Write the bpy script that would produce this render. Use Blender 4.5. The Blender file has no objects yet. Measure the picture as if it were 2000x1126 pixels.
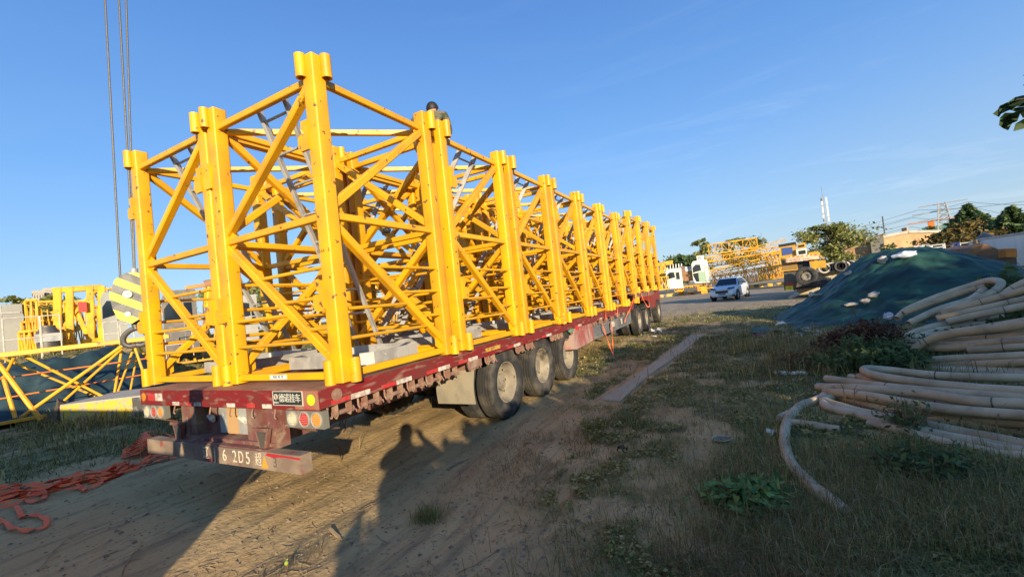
import bpy, math, random
import numpy as np
from mathutils import Vector, Matrix, noise as mnoise
R = math.radians
rng = random.Random(7)
nr = np.random.default_rng(7)
sc = bpy.context.scene
col = sc.collection

# ------------------------------------------------------------------ camera
F, YAW, PITCH, ROLL = 831.3, -0.4828, 0.0289, -0.1089
CAM = Vector((3.0259, -2.2788, 1.7062))
_f = Vector((math.sin(YAW)*math.cos(PITCH), math.cos(YAW)*math.cos(PITCH), math.sin(PITCH)))
_r = Vector((math.cos(YAW), -math.sin(YAW), 0)); _u = _r.cross(_f)
_r2 = math.cos(ROLL)*_r+math.sin(ROLL)*_u; _u2 = -math.sin(ROLL)*_r+math.cos(ROLL)*_u
cd = bpy.data.cameras.new('camera'); cam = bpy.data.objects.new('camera', cd); col.objects.link(cam)
cd.sensor_width = 36; cd.lens = 36*F/2000; cd.clip_start = .05; cd.clip_end = 4000
cam.matrix_world = Matrix(((_r2.x, _u2.x, -_f.x, CAM.x), (_r2.y, _u2.y, -_f.y, CAM.y), (_r2.z, _u2.z, -_f.z, CAM.z), (0, 0, 0, 1)))
sc.camera = cam

# ------------------------------------------------------------------ world, sun, exposure
SUN_AZ, SUN_EL = 137.5, 13.9
w = bpy.data.worlds.new("World"); sc.world = w; w.use_nodes = True
nt = w.node_tree; N = nt.nodes; L = nt.links
bg = N['Background']; sky = N.new('ShaderNodeTexSky'); sky.sky_type = 'NISHITA'; sky.sun_disc = False
sky.sun_elevation = R(SUN_EL); sky.sun_rotation = R(SUN_AZ); sky.air_density = 1.25; sky.dust_density = 0.15; sky.ozone_density = 4.5
# thin cirrus streaks low in the sky
tc = N.new('ShaderNodeTexCoord'); mp = N.new('ShaderNodeMapping'); mp.inputs['Rotation'].default_value = (0.25, .1, .5); mp.inputs['Scale'].default_value = (1.2, 2.2, 9)
nz = N.new('ShaderNodeTexNoise'); nz.inputs['Scale'].default_value = 1.6; nz.inputs['Detail'].default_value = 7; nz.inputs['Roughness'].default_value = .62; nz.inputs['Distortion'].default_value = .5
rp = N.new('ShaderNodeValToRGB'); rp.color_ramp.elements[0].position = .50; rp.color_ramp.elements[1].position = .82
sx = N.new('ShaderNodeSeparateXYZ'); mr = N.new('ShaderNodeMapRange'); mr.inputs['From Min'].default_value = 0.0; mr.inputs['From Max'].default_value = .45; mr.inputs['To Min'].default_value = .42; mr.inputs['To Max'].default_value = .08
mu = N.new('ShaderNodeMath'); mu.operation = 'MULTIPLY'; m2_ = N.new('ShaderNodeMath'); m2_.operation = 'MULTIPLY'; mrx = N.new('ShaderNodeMapRange'); mrx.inputs['From Min'].default_value = -.55; mrx.inputs['From Max'].default_value = .15; mrx.inputs['To Min'].default_value = .08
mx = N.new('ShaderNodeMix'); mx.data_type = 'RGBA'; mx.inputs[7].default_value = (4.0, 4.2, 4.5, 1)
L.new(tc.outputs['Generated'], mp.inputs[0]); L.new(mp.outputs[0], nz.inputs['Vector']); L.new(nz.outputs[0], rp.inputs[0])
L.new(tc.outputs['Generated'], sx.inputs[0]); L.new(sx.outputs[2], mr.inputs[0]); L.new(rp.outputs[0], mu.inputs[0]); L.new(mr.outputs[0], mu.inputs[1])
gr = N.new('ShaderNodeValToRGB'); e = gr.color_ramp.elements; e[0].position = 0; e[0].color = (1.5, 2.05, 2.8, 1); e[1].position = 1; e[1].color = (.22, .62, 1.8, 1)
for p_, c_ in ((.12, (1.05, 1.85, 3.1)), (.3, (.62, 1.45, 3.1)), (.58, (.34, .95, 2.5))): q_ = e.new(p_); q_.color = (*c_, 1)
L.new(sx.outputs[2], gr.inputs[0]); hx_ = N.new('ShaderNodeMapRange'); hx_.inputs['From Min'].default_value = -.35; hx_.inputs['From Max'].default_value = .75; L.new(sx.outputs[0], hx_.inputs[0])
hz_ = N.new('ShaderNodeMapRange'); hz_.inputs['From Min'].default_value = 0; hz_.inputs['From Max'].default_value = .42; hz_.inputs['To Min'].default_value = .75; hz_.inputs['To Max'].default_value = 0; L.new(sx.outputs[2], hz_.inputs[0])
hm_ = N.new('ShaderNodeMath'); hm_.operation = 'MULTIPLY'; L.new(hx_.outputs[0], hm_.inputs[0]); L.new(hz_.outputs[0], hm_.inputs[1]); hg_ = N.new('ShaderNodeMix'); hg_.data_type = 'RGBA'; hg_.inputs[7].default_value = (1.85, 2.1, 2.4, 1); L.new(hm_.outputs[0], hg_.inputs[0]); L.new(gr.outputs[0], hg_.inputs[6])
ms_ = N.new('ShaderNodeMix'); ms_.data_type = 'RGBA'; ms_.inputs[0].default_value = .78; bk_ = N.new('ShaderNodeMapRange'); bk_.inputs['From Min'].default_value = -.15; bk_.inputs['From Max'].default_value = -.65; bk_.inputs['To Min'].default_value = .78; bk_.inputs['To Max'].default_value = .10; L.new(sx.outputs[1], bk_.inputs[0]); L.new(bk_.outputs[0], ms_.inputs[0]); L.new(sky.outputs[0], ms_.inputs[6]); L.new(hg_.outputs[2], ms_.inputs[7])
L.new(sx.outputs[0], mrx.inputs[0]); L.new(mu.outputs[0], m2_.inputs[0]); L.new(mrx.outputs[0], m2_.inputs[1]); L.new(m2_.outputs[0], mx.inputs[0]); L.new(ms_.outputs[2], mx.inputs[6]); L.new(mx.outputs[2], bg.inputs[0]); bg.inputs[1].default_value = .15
sd = bpy.data.lights.new('sun', 'SUN'); so = bpy.data.objects.new('sun', sd); col.objects.link(so)
sd.energy = 4.3; sd.angle = R(.5); sd.color = (1, .83, .58)
_d = Vector((math.sin(R(SUN_AZ))*math.cos(R(SUN_EL)), math.cos(R(SUN_AZ))*math.cos(R(SUN_EL)), math.sin(R(SUN_EL))))
so.rotation_euler = _d.to_track_quat('Z', 'Y').to_euler()
sc.view_settings.view_transform = 'Standard'; sc.view_settings.look = 'None'; sc.view_settings.gamma = 1
sc.view_settings.exposure = .90
sc.render.engine = 'CYCLES'; sc.cycles.max_bounces = 5; sc.cycles.transparent_max_bounces = 6
sc.cycles.use_denoising = True

# ------------------------------------------------------------------ helpers
def ray(px, py): return _f+_r2*((px-1000)/F)-_u2*((py-563)/F)
def AT(px, py, D):
    "point on the line of sight at horizontal distance D from the viewer"
    d = ray(px, py); return CAM+d*(D/math.hypot(d.x, d.y))
def AZ(px, py, z):
    d = ray(px, py); return CAM+d*((z-CAM.z)/d.z)

def tag(o, label=None, cat=None, group=None, kind=None):
    if label: o['label'] = label
    if cat: o['category'] = cat
    if group: o['group'] = group
    if kind: o['kind'] = kind
    return o
def thing(name, label, cat, loc=(0, 0, 0), rz=0, group=None):
    o = bpy.data.objects.new(name, None); col.objects.link(o); o.location = loc; o.rotation_euler = (0, 0, rz)
    o.empty_display_size = .2
    return tag(o, label, cat, group)
def copy_tree(o, parent=None):
    c = o.copy(); col.objects.link(c)
    if parent is not None:
        c.parent = parent; c.matrix_parent_inverse = o.matrix_parent_inverse
    for ch in o.children: copy_tree(ch, c)
    return c

class MB:
    def __init__(s): s.v = []; s.f = []; s.m = []; s.cur = 0
    def add(s, vs, fs):
        b = len(s.v); s.v += [tuple(v) for v in vs]; s.f += [tuple(b+i for i in f) for f in fs]; s.m += [s.cur]*len(fs); return s
    def box(s, a, b, M=None):
        x0, y0, z0 = a; x1, y1, z1 = b
        vs = [(x, y, z) for z in (z0, z1) for y in (y0, y1) for x in (x0, x1)]
        if M is not None: vs = [M @ Vector(v) for v in vs]
        return s.add(vs, [(0, 2, 3, 1), (4, 5, 7, 6), (0, 1, 5, 4), (2, 6, 7, 3), (0, 4, 6, 2), (1, 3, 7, 5)])
    def ctr(s, c, d, M=None):
        a = [c[i]-d[i]/2 for i in range(3)]; b = [c[i]+d[i]/2 for i in range(3)]
        return s.box(a, b, M)
    def bar(s, a, b, wd, ht=None, up=(0, 0, 1), bev=.12):
        ht = ht or wd; a = Vector(a); b = Vector(b); t = (b-a).normalized(); up = Vector(up)
        if abs(t.dot(up)) > .95: up = Vector((0, 1, 0))
        x = t.cross(up).normalized(); y = x.cross(t); c = min(wd, ht)*bev
        pr = [(-wd/2+c, -ht/2), (wd/2-c, -ht/2), (wd/2, -ht/2+c), (wd/2, ht/2-c), (wd/2-c, ht/2), (-wd/2+c, ht/2), (-wd/2, ht/2-c), (-wd/2, -ht/2+c)]
        vs = [p+x*q[0]+y*q[1] for p in (a, b) for q in pr]
        return s.add(vs, [(i, (i+1) % 8, 8+(i+1) % 8, 8+i) for i in range(8)]+[tuple(range(7, -1, -1)), tuple(range(8, 16))])
    def tube(s, pts, r, n=8, cap=True, rs=None):
        pts = [Vector(p) for p in pts]; k = len(pts); b = len(s.v); prev = None
        for i, p in enumerate(pts):
            t = (pts[min(i+1, k-1)]-pts[max(i-1, 0)]).normalized()
            if prev is None:
                up = Vector((0, 0, 1)) if abs(t.z) < .9 else Vector((1, 0, 0)); x = t.cross(up).normalized()
            else: x = (prev-t*prev.dot(t)).normalized()
            prev = x; y = t.cross(x); rr = rs[i] if rs else r
            for j in range(n):
                a = 2*math.pi*j/n; s.v.append(tuple(p+x*(rr*math.cos(a))+y*(rr*math.sin(a))))
        for i in range(k-1):
            for j in range(n):
                s.f.append((b+i*n+j, b+i*n+(j+1) % n, b+(i+1)*n+(j+1) % n, b+(i+1)*n+j)); s.m.append(s.cur)
        if cap:
            s.f.append(tuple(b+j for j in range(n-1, -1, -1))); s.f.append(tuple(b+(k-1)*n+j for j in range(n))); s.m += [s.cur]*2
        return s
    def pipe(s, a, b, ro, ri, n=16):
        "hollow sleeve"
        a = Vector(a); b = Vector(b); t = (b-a).normalized(); up = Vector((0, 0, 1)) if abs(t.z) < .9 else Vector((1, 0, 0))
        x = t.cross(up).normalized(); y = t.cross(x); vs = []
        for p, r in ((a, ro), (b, ro), (b, ri), (a, ri)):
            vs += [p+x*(r*math.cos(2*math.pi*j/n))+y*(r*math.sin(2*math.pi*j/n)) for j in range(n)]
        return s.add(vs, [(q*n+j, q*n+(j+1) % n, ((q+1) % 4)*n+(j+1) % n, ((q+1) % 4)*n+j) for q in range(4) for j in range(n)])
    def lathe(s, prof, axis='x', n=32, c=(0, 0, 0)):
        vs = []
        for (a, r) in prof:
            for j in range(n):
                t = 2*math.pi*j/n; q = (a, r*math.cos(t), r*math.sin(t))
                if axis == 'y': q = (q[1], q[0], q[2])
                if axis == 'z': q = (q[1], q[2], q[0])
                vs.append((q[0]+c[0], q[1]+c[1], q[2]+c[2]))
        k = len(prof)
        return s.add(vs, [(i*n+j, i*n+(j+1) % n, (i+1)*n+(j+1) % n, (i+1)*n+j) for i in range(k-1) for j in range(n)])
    def prism(s, poly, z0, z1, M=None):
        n = len(poly); vs = [(p[0], p[1], z) for z in (z0, z1) for p in poly]
        if M is not None: vs = [M @ Vector(v) for v in vs]
        return s.add(vs, [tuple(range(n-1, -1, -1)), tuple(range(n, 2*n))]+[(i, (i+1) % n, n+(i+1) % n, n+i) for i in range(n)])
    def ball(s, c, r, n=10, sq=(1, 1, 1)):
        pr = [(-math.cos(math.pi*i/n), max(.001, math.sin(math.pi*i/n))) for i in range(n+1)]; vs = []
        for (z, q) in pr:
            for j in range(n): t = 2*math.pi*j/n; vs.append((c[0]+r*sq[0]*q*math.cos(t), c[1]+r*sq[1]*q*math.sin(t), c[2]+r*sq[2]*z))
        return s.add(vs, [(i*n+j, i*n+(j+1) % n, (i+1)*n+(j+1) % n, (i+1)*n+j) for i in range(n) for j in range(n)])
    def mesh(s, name, mats, smooth=True, ang=35):
        me = bpy.data.meshes.new(name); me.from_pydata(s.v, [], s.f)
        for m in (mats if isinstance(mats, (list, tuple)) else [mats]): me.materials.append(m)
        if any(s.m): me.polygons.foreach_set('material_index', s.m)
        if smooth:
            me.shade_smooth()
            if ang: me.set_sharp_from_angle(angle=R(ang))
        me.update(); return me
    def build(s, name, mats, parent=None, smooth=True, ang=35, loc=None):
        o = bpy.data.objects.new(name, s.mesh(name, mats, smooth, ang)); col.objects.link(o)
        if parent is not None: o.parent = parent
        if loc is not None: o.location = loc
        return o
def child(name, me, parent, loc=(0, 0, 0), rot=(0, 0, 0)):
    o = bpy.data.objects.new(name, me); col.objects.link(o); o.parent = parent; o.location = loc; o.rotation_euler = rot; return o

# ------------------------------------------------------------------ materials
def node_mat(name):
    m = bpy.data.materials.new(name); m.use_nodes = True; return m, m.node_tree.nodes, m.node_tree.links, m.node_tree.nodes['Principled BSDF']
def MAT(name, c, rough=.6, metal=0, c2=None, scale=8, lo=.45, hi=.65, bump=0, bscale=40, detail=6, c3=None, s3=30, lo3=.62, hi3=.7, stretch=(1, 1, 1), spec=.5, rvar=0, coord='Object', ovar=0):
    m, n, l, b = node_mat(name); b.inputs['Base Color'].default_value = (*c, 1); b.inputs['Roughness'].default_value = rough; b.inputs['Metallic'].default_value = metal
    b.inputs['Specular IOR Level'].default_value = spec
    t = n.new('ShaderNodeTexCoord'); mp = n.new('ShaderNodeMapping'); mp.inputs['Scale'].default_value = stretch; l.new(t.outputs[coord], mp.inputs[0])
    oi = n.new('ShaderNodeObjectInfo'); va = n.new('ShaderNodeVectorMath'); va.operation = 'ADD'; sc_ = n.new('ShaderNodeMath'); sc_.operation = 'MULTIPLY'; sc_.inputs[1].default_value = 37
    l.new(oi.outputs['Random'], sc_.inputs[0]); l.new(mp.outputs[0], va.inputs[0]); l.new(sc_.outputs[0], va.inputs[1])
    last = None
    def layer(prev, colr, s, lo, hi, det):
        z = n.new('ShaderNodeTexNoise'); z.inputs['Scale'].default_value = s; z.inputs['Detail'].default_value = det; l.new(va.outputs[0], z.inputs['Vector'])
        r = n.new('ShaderNodeMapRange'); r.inputs['From Min'].default_value = lo; r.inputs['From Max'].default_value = hi; l.new(z.outputs[0], r.inputs[0])
        x = n.new('ShaderNodeMix'); x.data_type = 'RGBA'; l.new(r.outputs[0], x.inputs[0])
        if prev is None: x.inputs[6].default_value = (*c, 1)
        else: l.new(prev, x.inputs[6])
        x.inputs[7].default_value = (*colr, 1); return x.outputs[2], r.outputs[0]
    if c2: last, _ = layer(None, c2, scale, lo, hi, detail)
    if c3: last, _ = layer(last, c3, s3, lo3, hi3, 8)
    if ovar and last is not None:
        hv = n.new('ShaderNodeHueSaturation'); rv = n.new('ShaderNodeMapRange'); rv.inputs['To Min'].default_value = 1-ovar; rv.inputs['To Max'].default_value = 1+ovar*.4; l.new(oi.outputs['Random'], rv.inputs[0]); l.new(rv.outputs[0], hv.inputs['Value']); l.new(last, hv.inputs['Color']); last = hv.outputs[0]
    if last is not None: l.new(last, b.inputs['Base Color'])
    if rvar:
        z = n.new('ShaderNodeTexNoise'); z.inputs['Scale'].default_value = scale*1.7; l.new(va.outputs[0], z.inputs['Vector'])
        r = n.new('ShaderNodeMapRange'); r.inputs['To Min'].default_value = rough-rvar; r.inputs['To Max'].default_value = rough+rvar; l.new(z.outputs[0], r.inputs[0]); l.new(r.outputs[0], b.inputs['Roughness'])
    if bump:
        z = n.new('ShaderNodeTexNoise'); z.inputs['Scale'].default_value = bscale; z.inputs['Detail'].default_value = 6; l.new(va.outputs[0], z.inputs['Vector'])
        bp = n.new('ShaderNodeBump'); bp.inputs['Strength'].default_value = bump; bp.inputs['Distance'].default_value = .02; l.new(z.outputs[0], bp.inputs['Height']); l.new(bp.outputs[0], b.inputs['Normal'])
    return m
Y0 = (.77, .375, .002)
M_yel = MAT('yellow_paint', Y0, .46, c2=(.62, .29, .01), scale=3.2, lo=.42, hi=.66, c3=(.17, .075, .03), s3=13, lo3=.655, hi3=.69, bump=.08, bscale=26, rvar=.12, ovar=.14)
M_yel2 = MAT('worn_yellow_paint', (.80, .40, .01), .5, c2=(.62, .29, .02), scale=2, c3=(.16, .08, .04), s3=6, lo3=.62, hi3=.72)
M_far = MAT('far_yellow_paint', (.82, .43, .02), .5, c2=(.55, .25, .02), scale=.8, c3=(.28, .13, .04), s3=2.2, lo3=.55, hi3=.7)
M_orange = MAT('orange_paint', (.78, .22, .02), .5, c2=(.5, .14, .03), scale=2)
M_galv = MAT('galvanised_steel', (.40, .40, .38), .5, .15, c2=(.29, .285, .27), scale=5, c3=(.42, .42, .40), s3=12, lo3=.6, hi3=.66, bump=.04, rvar=.1)
M_steel = MAT('dark_steel', (.10, .095, .09), .5, .4, c2=(.16, .13, .10), scale=6)
M_cable = MAT('wire_rope', (.12, .11, .10), .5, .6, c2=(.2, .18, .15), scale=60)
M_red = MAT('red_trailer_paint', (.21, .014, .014), .5, c2=(.15, .03, .022), scale=4, lo=.4, hi=.65, c3=(.27, .17, .12), s3=7, lo3=.55, hi3=.72, bump=.06, bscale=50, stretch=(1, .7, 3))
M_reddirt = MAT('dusty_red_steel', (.16, .055, .048), .7, c2=(.21, .13, .09), scale=5, lo=.4, hi=.62, c3=(.30, .22, .15), s3=11, lo3=.55, hi3=.72, bump=.1, bscale=60)
M_bump = MAT('dusty_bumper', (.19, .135, .10), .75, c2=(.30, .22, .15), scale=4, c3=(.22, .04, .04), s3=5, lo3=.60, hi3=.68, bump=.12, bscale=60)
M_deck = MAT('deck_plate', (.22, .105, .07), .7, c2=(.32, .19, .12), scale=3, lo=.4, hi=.65, c3=(.15, .07, .06), s3=14, lo3=.55, hi3=.7, bump=.12, bscale=90, stretch=(1, 3, 1))
M_rust = MAT('rusty_bracket', (.23, .12, .085), .8, c2=(.32, .22, .15), scale=9, c3=(.28, .05, .05), s3=7, lo3=.62, hi3=.68, bump=.15)
M_tyre = MAT('tyre_rubber', (.028, .027, .026), .75, c2=(.13, .11, .085), scale=4, lo=.45, hi=.78, bump=.15, bscale=70)
M_rim = MAT('dusty_rim', (.30, .26, .19), .6, .1, c2=(.20, .17, .13), scale=6, c3=(.1, .08, .06), s3=16, lo3=.58, hi3=.68, bump=.1)
M_flap = MAT('mud_flap', (.30, .255, .18), .8, c2=(.22, .20, .15), scale=6, bump=.08)
M_black = MAT('black_plastic', (.018, .018, .02), .5)
M_glass = MAT('dark_glass', (.012, .018, .03), .08)
M_grey = MAT('grey_panel', (.30, .30, .27), .6, c2=(.25, .25, .23), scale=1.2)
M_white = MAT('white_paint', (.74, .74, .70), .45, c2=(.62, .61, .56), scale=2)
M_cream = MAT('cream_paint', (.70, .70, .58), .5, c2=(.6, .6, .5), scale=3)
M_dust = MAT('dusty_white', (.55, .50, .42), .8, c2=(.42, .36, .28), scale=6)
M_conc = MAT('concrete', (.40, .37, .30), .85, c2=(.30, .27, .22), scale=3, c3=(.48, .45, .38), s3=9, bump=.2)
M_cyel = MAT('painted_concrete_yellow', (.62, .42, .04), .85, c2=(.45, .36, .20), scale=5, lo=.5, hi=.62, c3=(.33, .30, .25), s3=14, lo3=.55, hi3=.65, bump=.35, bscale=14)
M_cblk = MAT('painted_concrete_black', (.07, .068, .065), .85, c2=(.28, .26, .22), scale=5, lo=.48, hi=.62, bump=.35, bscale=14)
M_strap = MAT('orange_webbing', (1.0, .19, .06), .8, c2=(.85, .13, .045), scale=5, bump=.1, bscale=200)
M_pvc = MAT('dusty_white_pipe', (.56, .45, .29), .66, c2=(.36, .26, .15), scale=2.6, lo=.42, hi=.66, c3=(.28, .23, .18), s3=7, lo3=.6, hi3=.75, bump=.05, bscale=90)
M_pvc2 = MAT('pinkish_pipe', (.54, .37, .20), .66, c2=(.34, .22, .12), scale=2.6, lo=.42, hi=.66, c3=(.25, .19, .15), s3=7, lo3=.6, hi3=.75, bump=.05, bscale=90)
M_wood = MAT('weathered_board', (.42, .37, .25), .85, c2=(.33, .28, .19), scale=6, c3=(.36, .27, .21), s3=20, bump=.2, bscale=30, stretch=(8, 1, 1))
M_stick = MAT('dry_stick', (.36, .25, .13), .85, c2=(.20, .13, .07), scale=12)
M_brick = MAT('orange_brickwork', (.50, .30, .15), .9, c2=(.42, .235, .12), scale=.8, c3=(.55, .37, .21), s3=3)
M_bark = MAT('bark', (.10, .075, .05), .9, c2=(.16, .12, .08), scale=9, bump=.3)
M_rustm = MAT('rusty_orange_steel', (.30, .15, .075), .75, c2=(.20, .10, .06), scale=1.5, c3=(.42, .17, .05), s3=3, lo3=.6, hi3=.7)
M_hookY = MAT('hook_block_yellow', (.62, .62, .012), .5, c2=(.52, .52, .02), scale=4)
M_hookG = MAT('hook_block_grey', (.17, .165, .15), .6, 0, c2=(.09, .085, .08), scale=6)
M_blue = MAT('blue_paint', (.04, .08, .26), .5)
def EMIS(name, c): return MAT(name, c, .25)
M_lw = MAT('clear_lamp_lens', (.50, .44, .30), .35, c2=(.36, .30, .2), scale=20); M_lr = MAT('red_lamp_lens', (.42, .035, .03), .35, c2=(.28, .05, .04), scale=20); M_lo = MAT('amber_lamp_lens', (.62, .23, .02), .35, c2=(.42, .17, .04), scale=20); M_ly = MAT('yellow_reflector', (.9, .78, .02), .3)
M_skin = MAT('skin', (.42, .25, .17), .6); M_hair = MAT('black_hair', (.015, .012, .01), .6)
M_camo = MAT('camouflage_cloth', (.11, .105, .065), .9, c2=(.055, .06, .035), scale=7, lo=.48, hi=.53, c3=(.17, .13, .08), s3=11, lo3=.55, hi3=.58, bump=.2)
M_glove = MAT('work_glove', (.55, .48, .38), .9); M_trou = MAT('dark_trousers', (.04, .045, .06), .9)
M_text = MAT('faded_white_paint', (.62, .56, .42), .8, c2=(.38, .30, .22), scale=25, lo=.5, hi=.68)
M_sil = MAT('silver_letters', (.62, .60, .52), .5, .2)
M_carw = MAT('silver_white_car_paint', (.62, .66, .72), .22, .15)

# terrain ---------------------------------------------------------------
def fbm(x, y, sc=1.0, oct=4, seed=0):
    x = np.asarray(x, float)*sc; y = np.asarray(y, float)*sc; o = np.zeros(np.broadcast(x, y).shape); a = 1.0; tot = 0
    def hsh(i, j, k): 
        h = (i*374761393+j*668265263+(k+seed)*362437) & 0x7fffffff; h = ((h ^ (h >> 13))*1274126177) & 0x7fffffff; return ((h ^ (h >> 16)) & 0xffff)/65535.0
    for k in range(oct):
        xi = np.floor(x).astype(np.int64); yi = np.floor(y).astype(np.int64); u = x-xi; v = y-yi; u = u*u*(3-2*u); v = v*v*(3-2*v)
        o = o+a*((hsh(xi, yi, k)*(1-u)+hsh(xi+1, yi, k)*u)*(1-v)+(hsh(xi, yi+1, k)*(1-u)+hsh(xi+1, yi+1, k)*u)*v); tot += a
        a *= .5; x = x*2.03+17.1; y = y*2.03+9.7
    return o/tot
def sm(a, b, x): t = np.clip((np.asarray(x, float)-a)/(b-a), 0, 1); return t*t*(3-2*t)
def ground_h(x, y):
    x = np.asarray(x, float); y = np.asarray(y, float)
    d = np.hypot(x-3, y+2.3); h = (fbm(x, y, .55, 4)-.5)*.10+(fbm(x, y, 3.1, 3, 5)-.5)*.035
    h += (fbm(x*2.6, y*.35, 1.7, 3, 9)-.5)*.085*sm(2.2, 1.0, x)            # drag marks and ruts along the lorry
    h *= sm(60, 25, d)
    h *= 1-.8*np.exp(-((x+.4)/.6)**2)*sm(2, 3, y)*sm(8, 6, y)
    bank = sm(-16.2, -19.5, x+.18*(y-3)+(fbm(x, y, .3, 3, 3)-.5)*1.6)*1.62   # raised yard at the far left
    return h+bank*sm(46, 34, y)
def grass_d(x, y):
    x = np.asarray(x, float); y = np.asarray(y, float); n = fbm(x, y, .9, 4, 21); n2 = fbm(x, y, 3.2, 3, 22)
    right = sm(1.0, 2.6, x+(n-.5)*2.4+.05*y)
    gap = np.exp(-((x-2.55+(n-.5)*1.0)/.55)**2)*sm(-1, 1, y)*sm(4.6, 3.2, y)      # bare strip
    right = right*(1-.85*gap)*(1-.8*sm(1.6, .4, y)*sm(2.6, 1.8, x))
    mid = sm(.25, .9, x)*sm(3.0, 4.8, y)*.75
    under = sm(3.5, 7, y)*sm(-2, .2, x)*.5
    left = sm(-5.0, -6.4, x-.25*y+(n-.5)*1.5)
    g = np.maximum.reduce([right, mid, under, left]); g = g*(.35+.9*sm(.36, .6, n2))*(.5+.8*sm(.3, .55, n))
    g = g*(1-.85*sm(17.5, 24, y+(n-.5)*6-.12*x)*sm(-14, -8, x))
    g *= 1-.9*sm(-22, -30, x)
    bx_ = 1.08+(y-4.15)*.084; g = g*(1-.97*((np.abs(x-bx_) < .24) & (y > 4.0) & (y < 12.9)))
    return np.clip(g, 0, 1)
def gz(x, y): return float(ground_h(x, y))

def make_ground():
    NA, NR = 560, 330
    az = np.linspace(0, 2*np.pi, NA, endpoint=False)
    rr = np.concatenate([[0.0], np.geomspace(.4, 1500, NR-1)])
    # angular density is denser ahead of the viewer
    az = az+.55*np.sin(az)*-1
    RR, AA = np.meshgrid(rr, az, indexing='ij')
    X = CAM.x+RR*np.sin(AA-.42); Y = CAM.y+RR*np.cos(AA-.42); Z = ground_h(X, Y)
    V = np.stack([X, Y, Z], -1).reshape(-1, 3)
    i = np.arange(NR-1)[:, None]; j = np.arange(NA)[None, :]; j2 = (j+1) % NA
    q = np.stack([i*NA+j, i*NA+j2, (i+1)*NA+j2, (i+1)*NA+j], -1).reshape(-1, 4)
    me = bpy.data.meshes.new('ground'); me.from_pydata(V.tolist(), [], q.tolist()); me.shade_smooth()
    a = me.attributes.new('grassy', 'FLOAT', 'POINT'); a.data.foreach_set('value', grass_d(X, Y).ravel().astype(np.float32))
    m, n, l, b = node_mat('earth'); b.inputs['Roughness'].default_value = .95; b.inputs['Specular IOR Level'].default_value = .1
    t = n.new('ShaderNodeTexCoord')
    def nz(s, det, st=(1, 1, 1), dist=0):
        mp = n.new('ShaderNodeMapping'); mp.inputs['Scale'].default_value = st; l.new(t.outputs['Object'], mp.inputs[0])
        z = n.new('ShaderNodeTexNoise'); z.inputs['Scale'].default_value = s; z.inputs['Detail'].default_value = det; z.inputs['Distortion'].default_value = dist; l.new(mp.outputs[0], z.inputs['Vector']); return z.outputs[0]
    def ramp(v, a, b_):
        r = n.new('ShaderNodeMapRange'); r.inputs['From Min'].default_value = a; r.inputs['From Max'].default_value = b_; l.new(v, r.inputs[0]); return r.outputs[0]
    def mix(f, a, b_):
        x = n.new('ShaderNodeMix'); x.data_type = 'RGBA'; l.new(f, x.inputs[0])
        for k, c in ((6, a), (7, b_)):
            if isinstance(c, tuple): x.inputs[k].default_value = (*c, 1)
            else: l.new(c, x.inputs[k])
        return x.outputs[2]
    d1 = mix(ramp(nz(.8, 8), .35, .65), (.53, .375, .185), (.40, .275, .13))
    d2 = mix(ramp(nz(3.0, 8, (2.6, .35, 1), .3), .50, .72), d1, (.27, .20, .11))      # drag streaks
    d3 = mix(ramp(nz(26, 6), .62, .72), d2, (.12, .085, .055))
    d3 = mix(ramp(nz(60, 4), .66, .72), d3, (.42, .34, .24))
    g1 = mix(ramp(nz(5, 8), .4, .6), (.11, .115, .045), (.24, .20, .10))
    at = n.new('ShaderNodeAttribute'); at.attribute_name = 'grassy'
    ad = n.new('ShaderNodeMath'); ad.operation = 'ADD'; l.new(at.outputs['Fac'], ad.inputs[0]); sb = n.new('ShaderNodeMath'); sb.operation = 'MULTIPLY_ADD'; l.new(nz(9, 6), sb.inputs[0]); sb.inputs[1].default_value = .8; sb.inputs[2].default_value = -.4; l.new(sb.outputs[0], ad.inputs[1])
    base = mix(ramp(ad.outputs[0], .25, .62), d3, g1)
    # pale compacted yard beyond the grass
    sx = n.new('ShaderNodeSeparateXYZ'); l.new(t.outputs['Object'], sx.inputs[0])
    far = mix(ramp(nz(.35, 5), .35, .7), (.40, .315, .215), (.33, .25, .165))
    far = mix(ramp(nz(2.2, 6, (.4, 3, 1)), .56, .75), far, (.26, .20, .14))
    base = mix(ramp(sx.outputs[1], 21, 25), base, far)
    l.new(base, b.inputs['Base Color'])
    hs = n.new('ShaderNodeMath'); hs.operation = 'ADD'; l.new(nz(22, 10), hs.inputs[0]); l.new(nz(4, 6, (2.6, .3, 1), .3), hs.inputs[1])
    bp = n.new('ShaderNodeBump'); bp.inputs['Strength'].default_value = .38; bp.inputs['Distance'].default_value = .03; l.new(hs.outputs[0], bp.inputs['Height']); l.new(bp.outputs[0], b.inputs['Normal'])
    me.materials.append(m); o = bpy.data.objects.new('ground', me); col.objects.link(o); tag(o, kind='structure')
make_ground()

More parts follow.
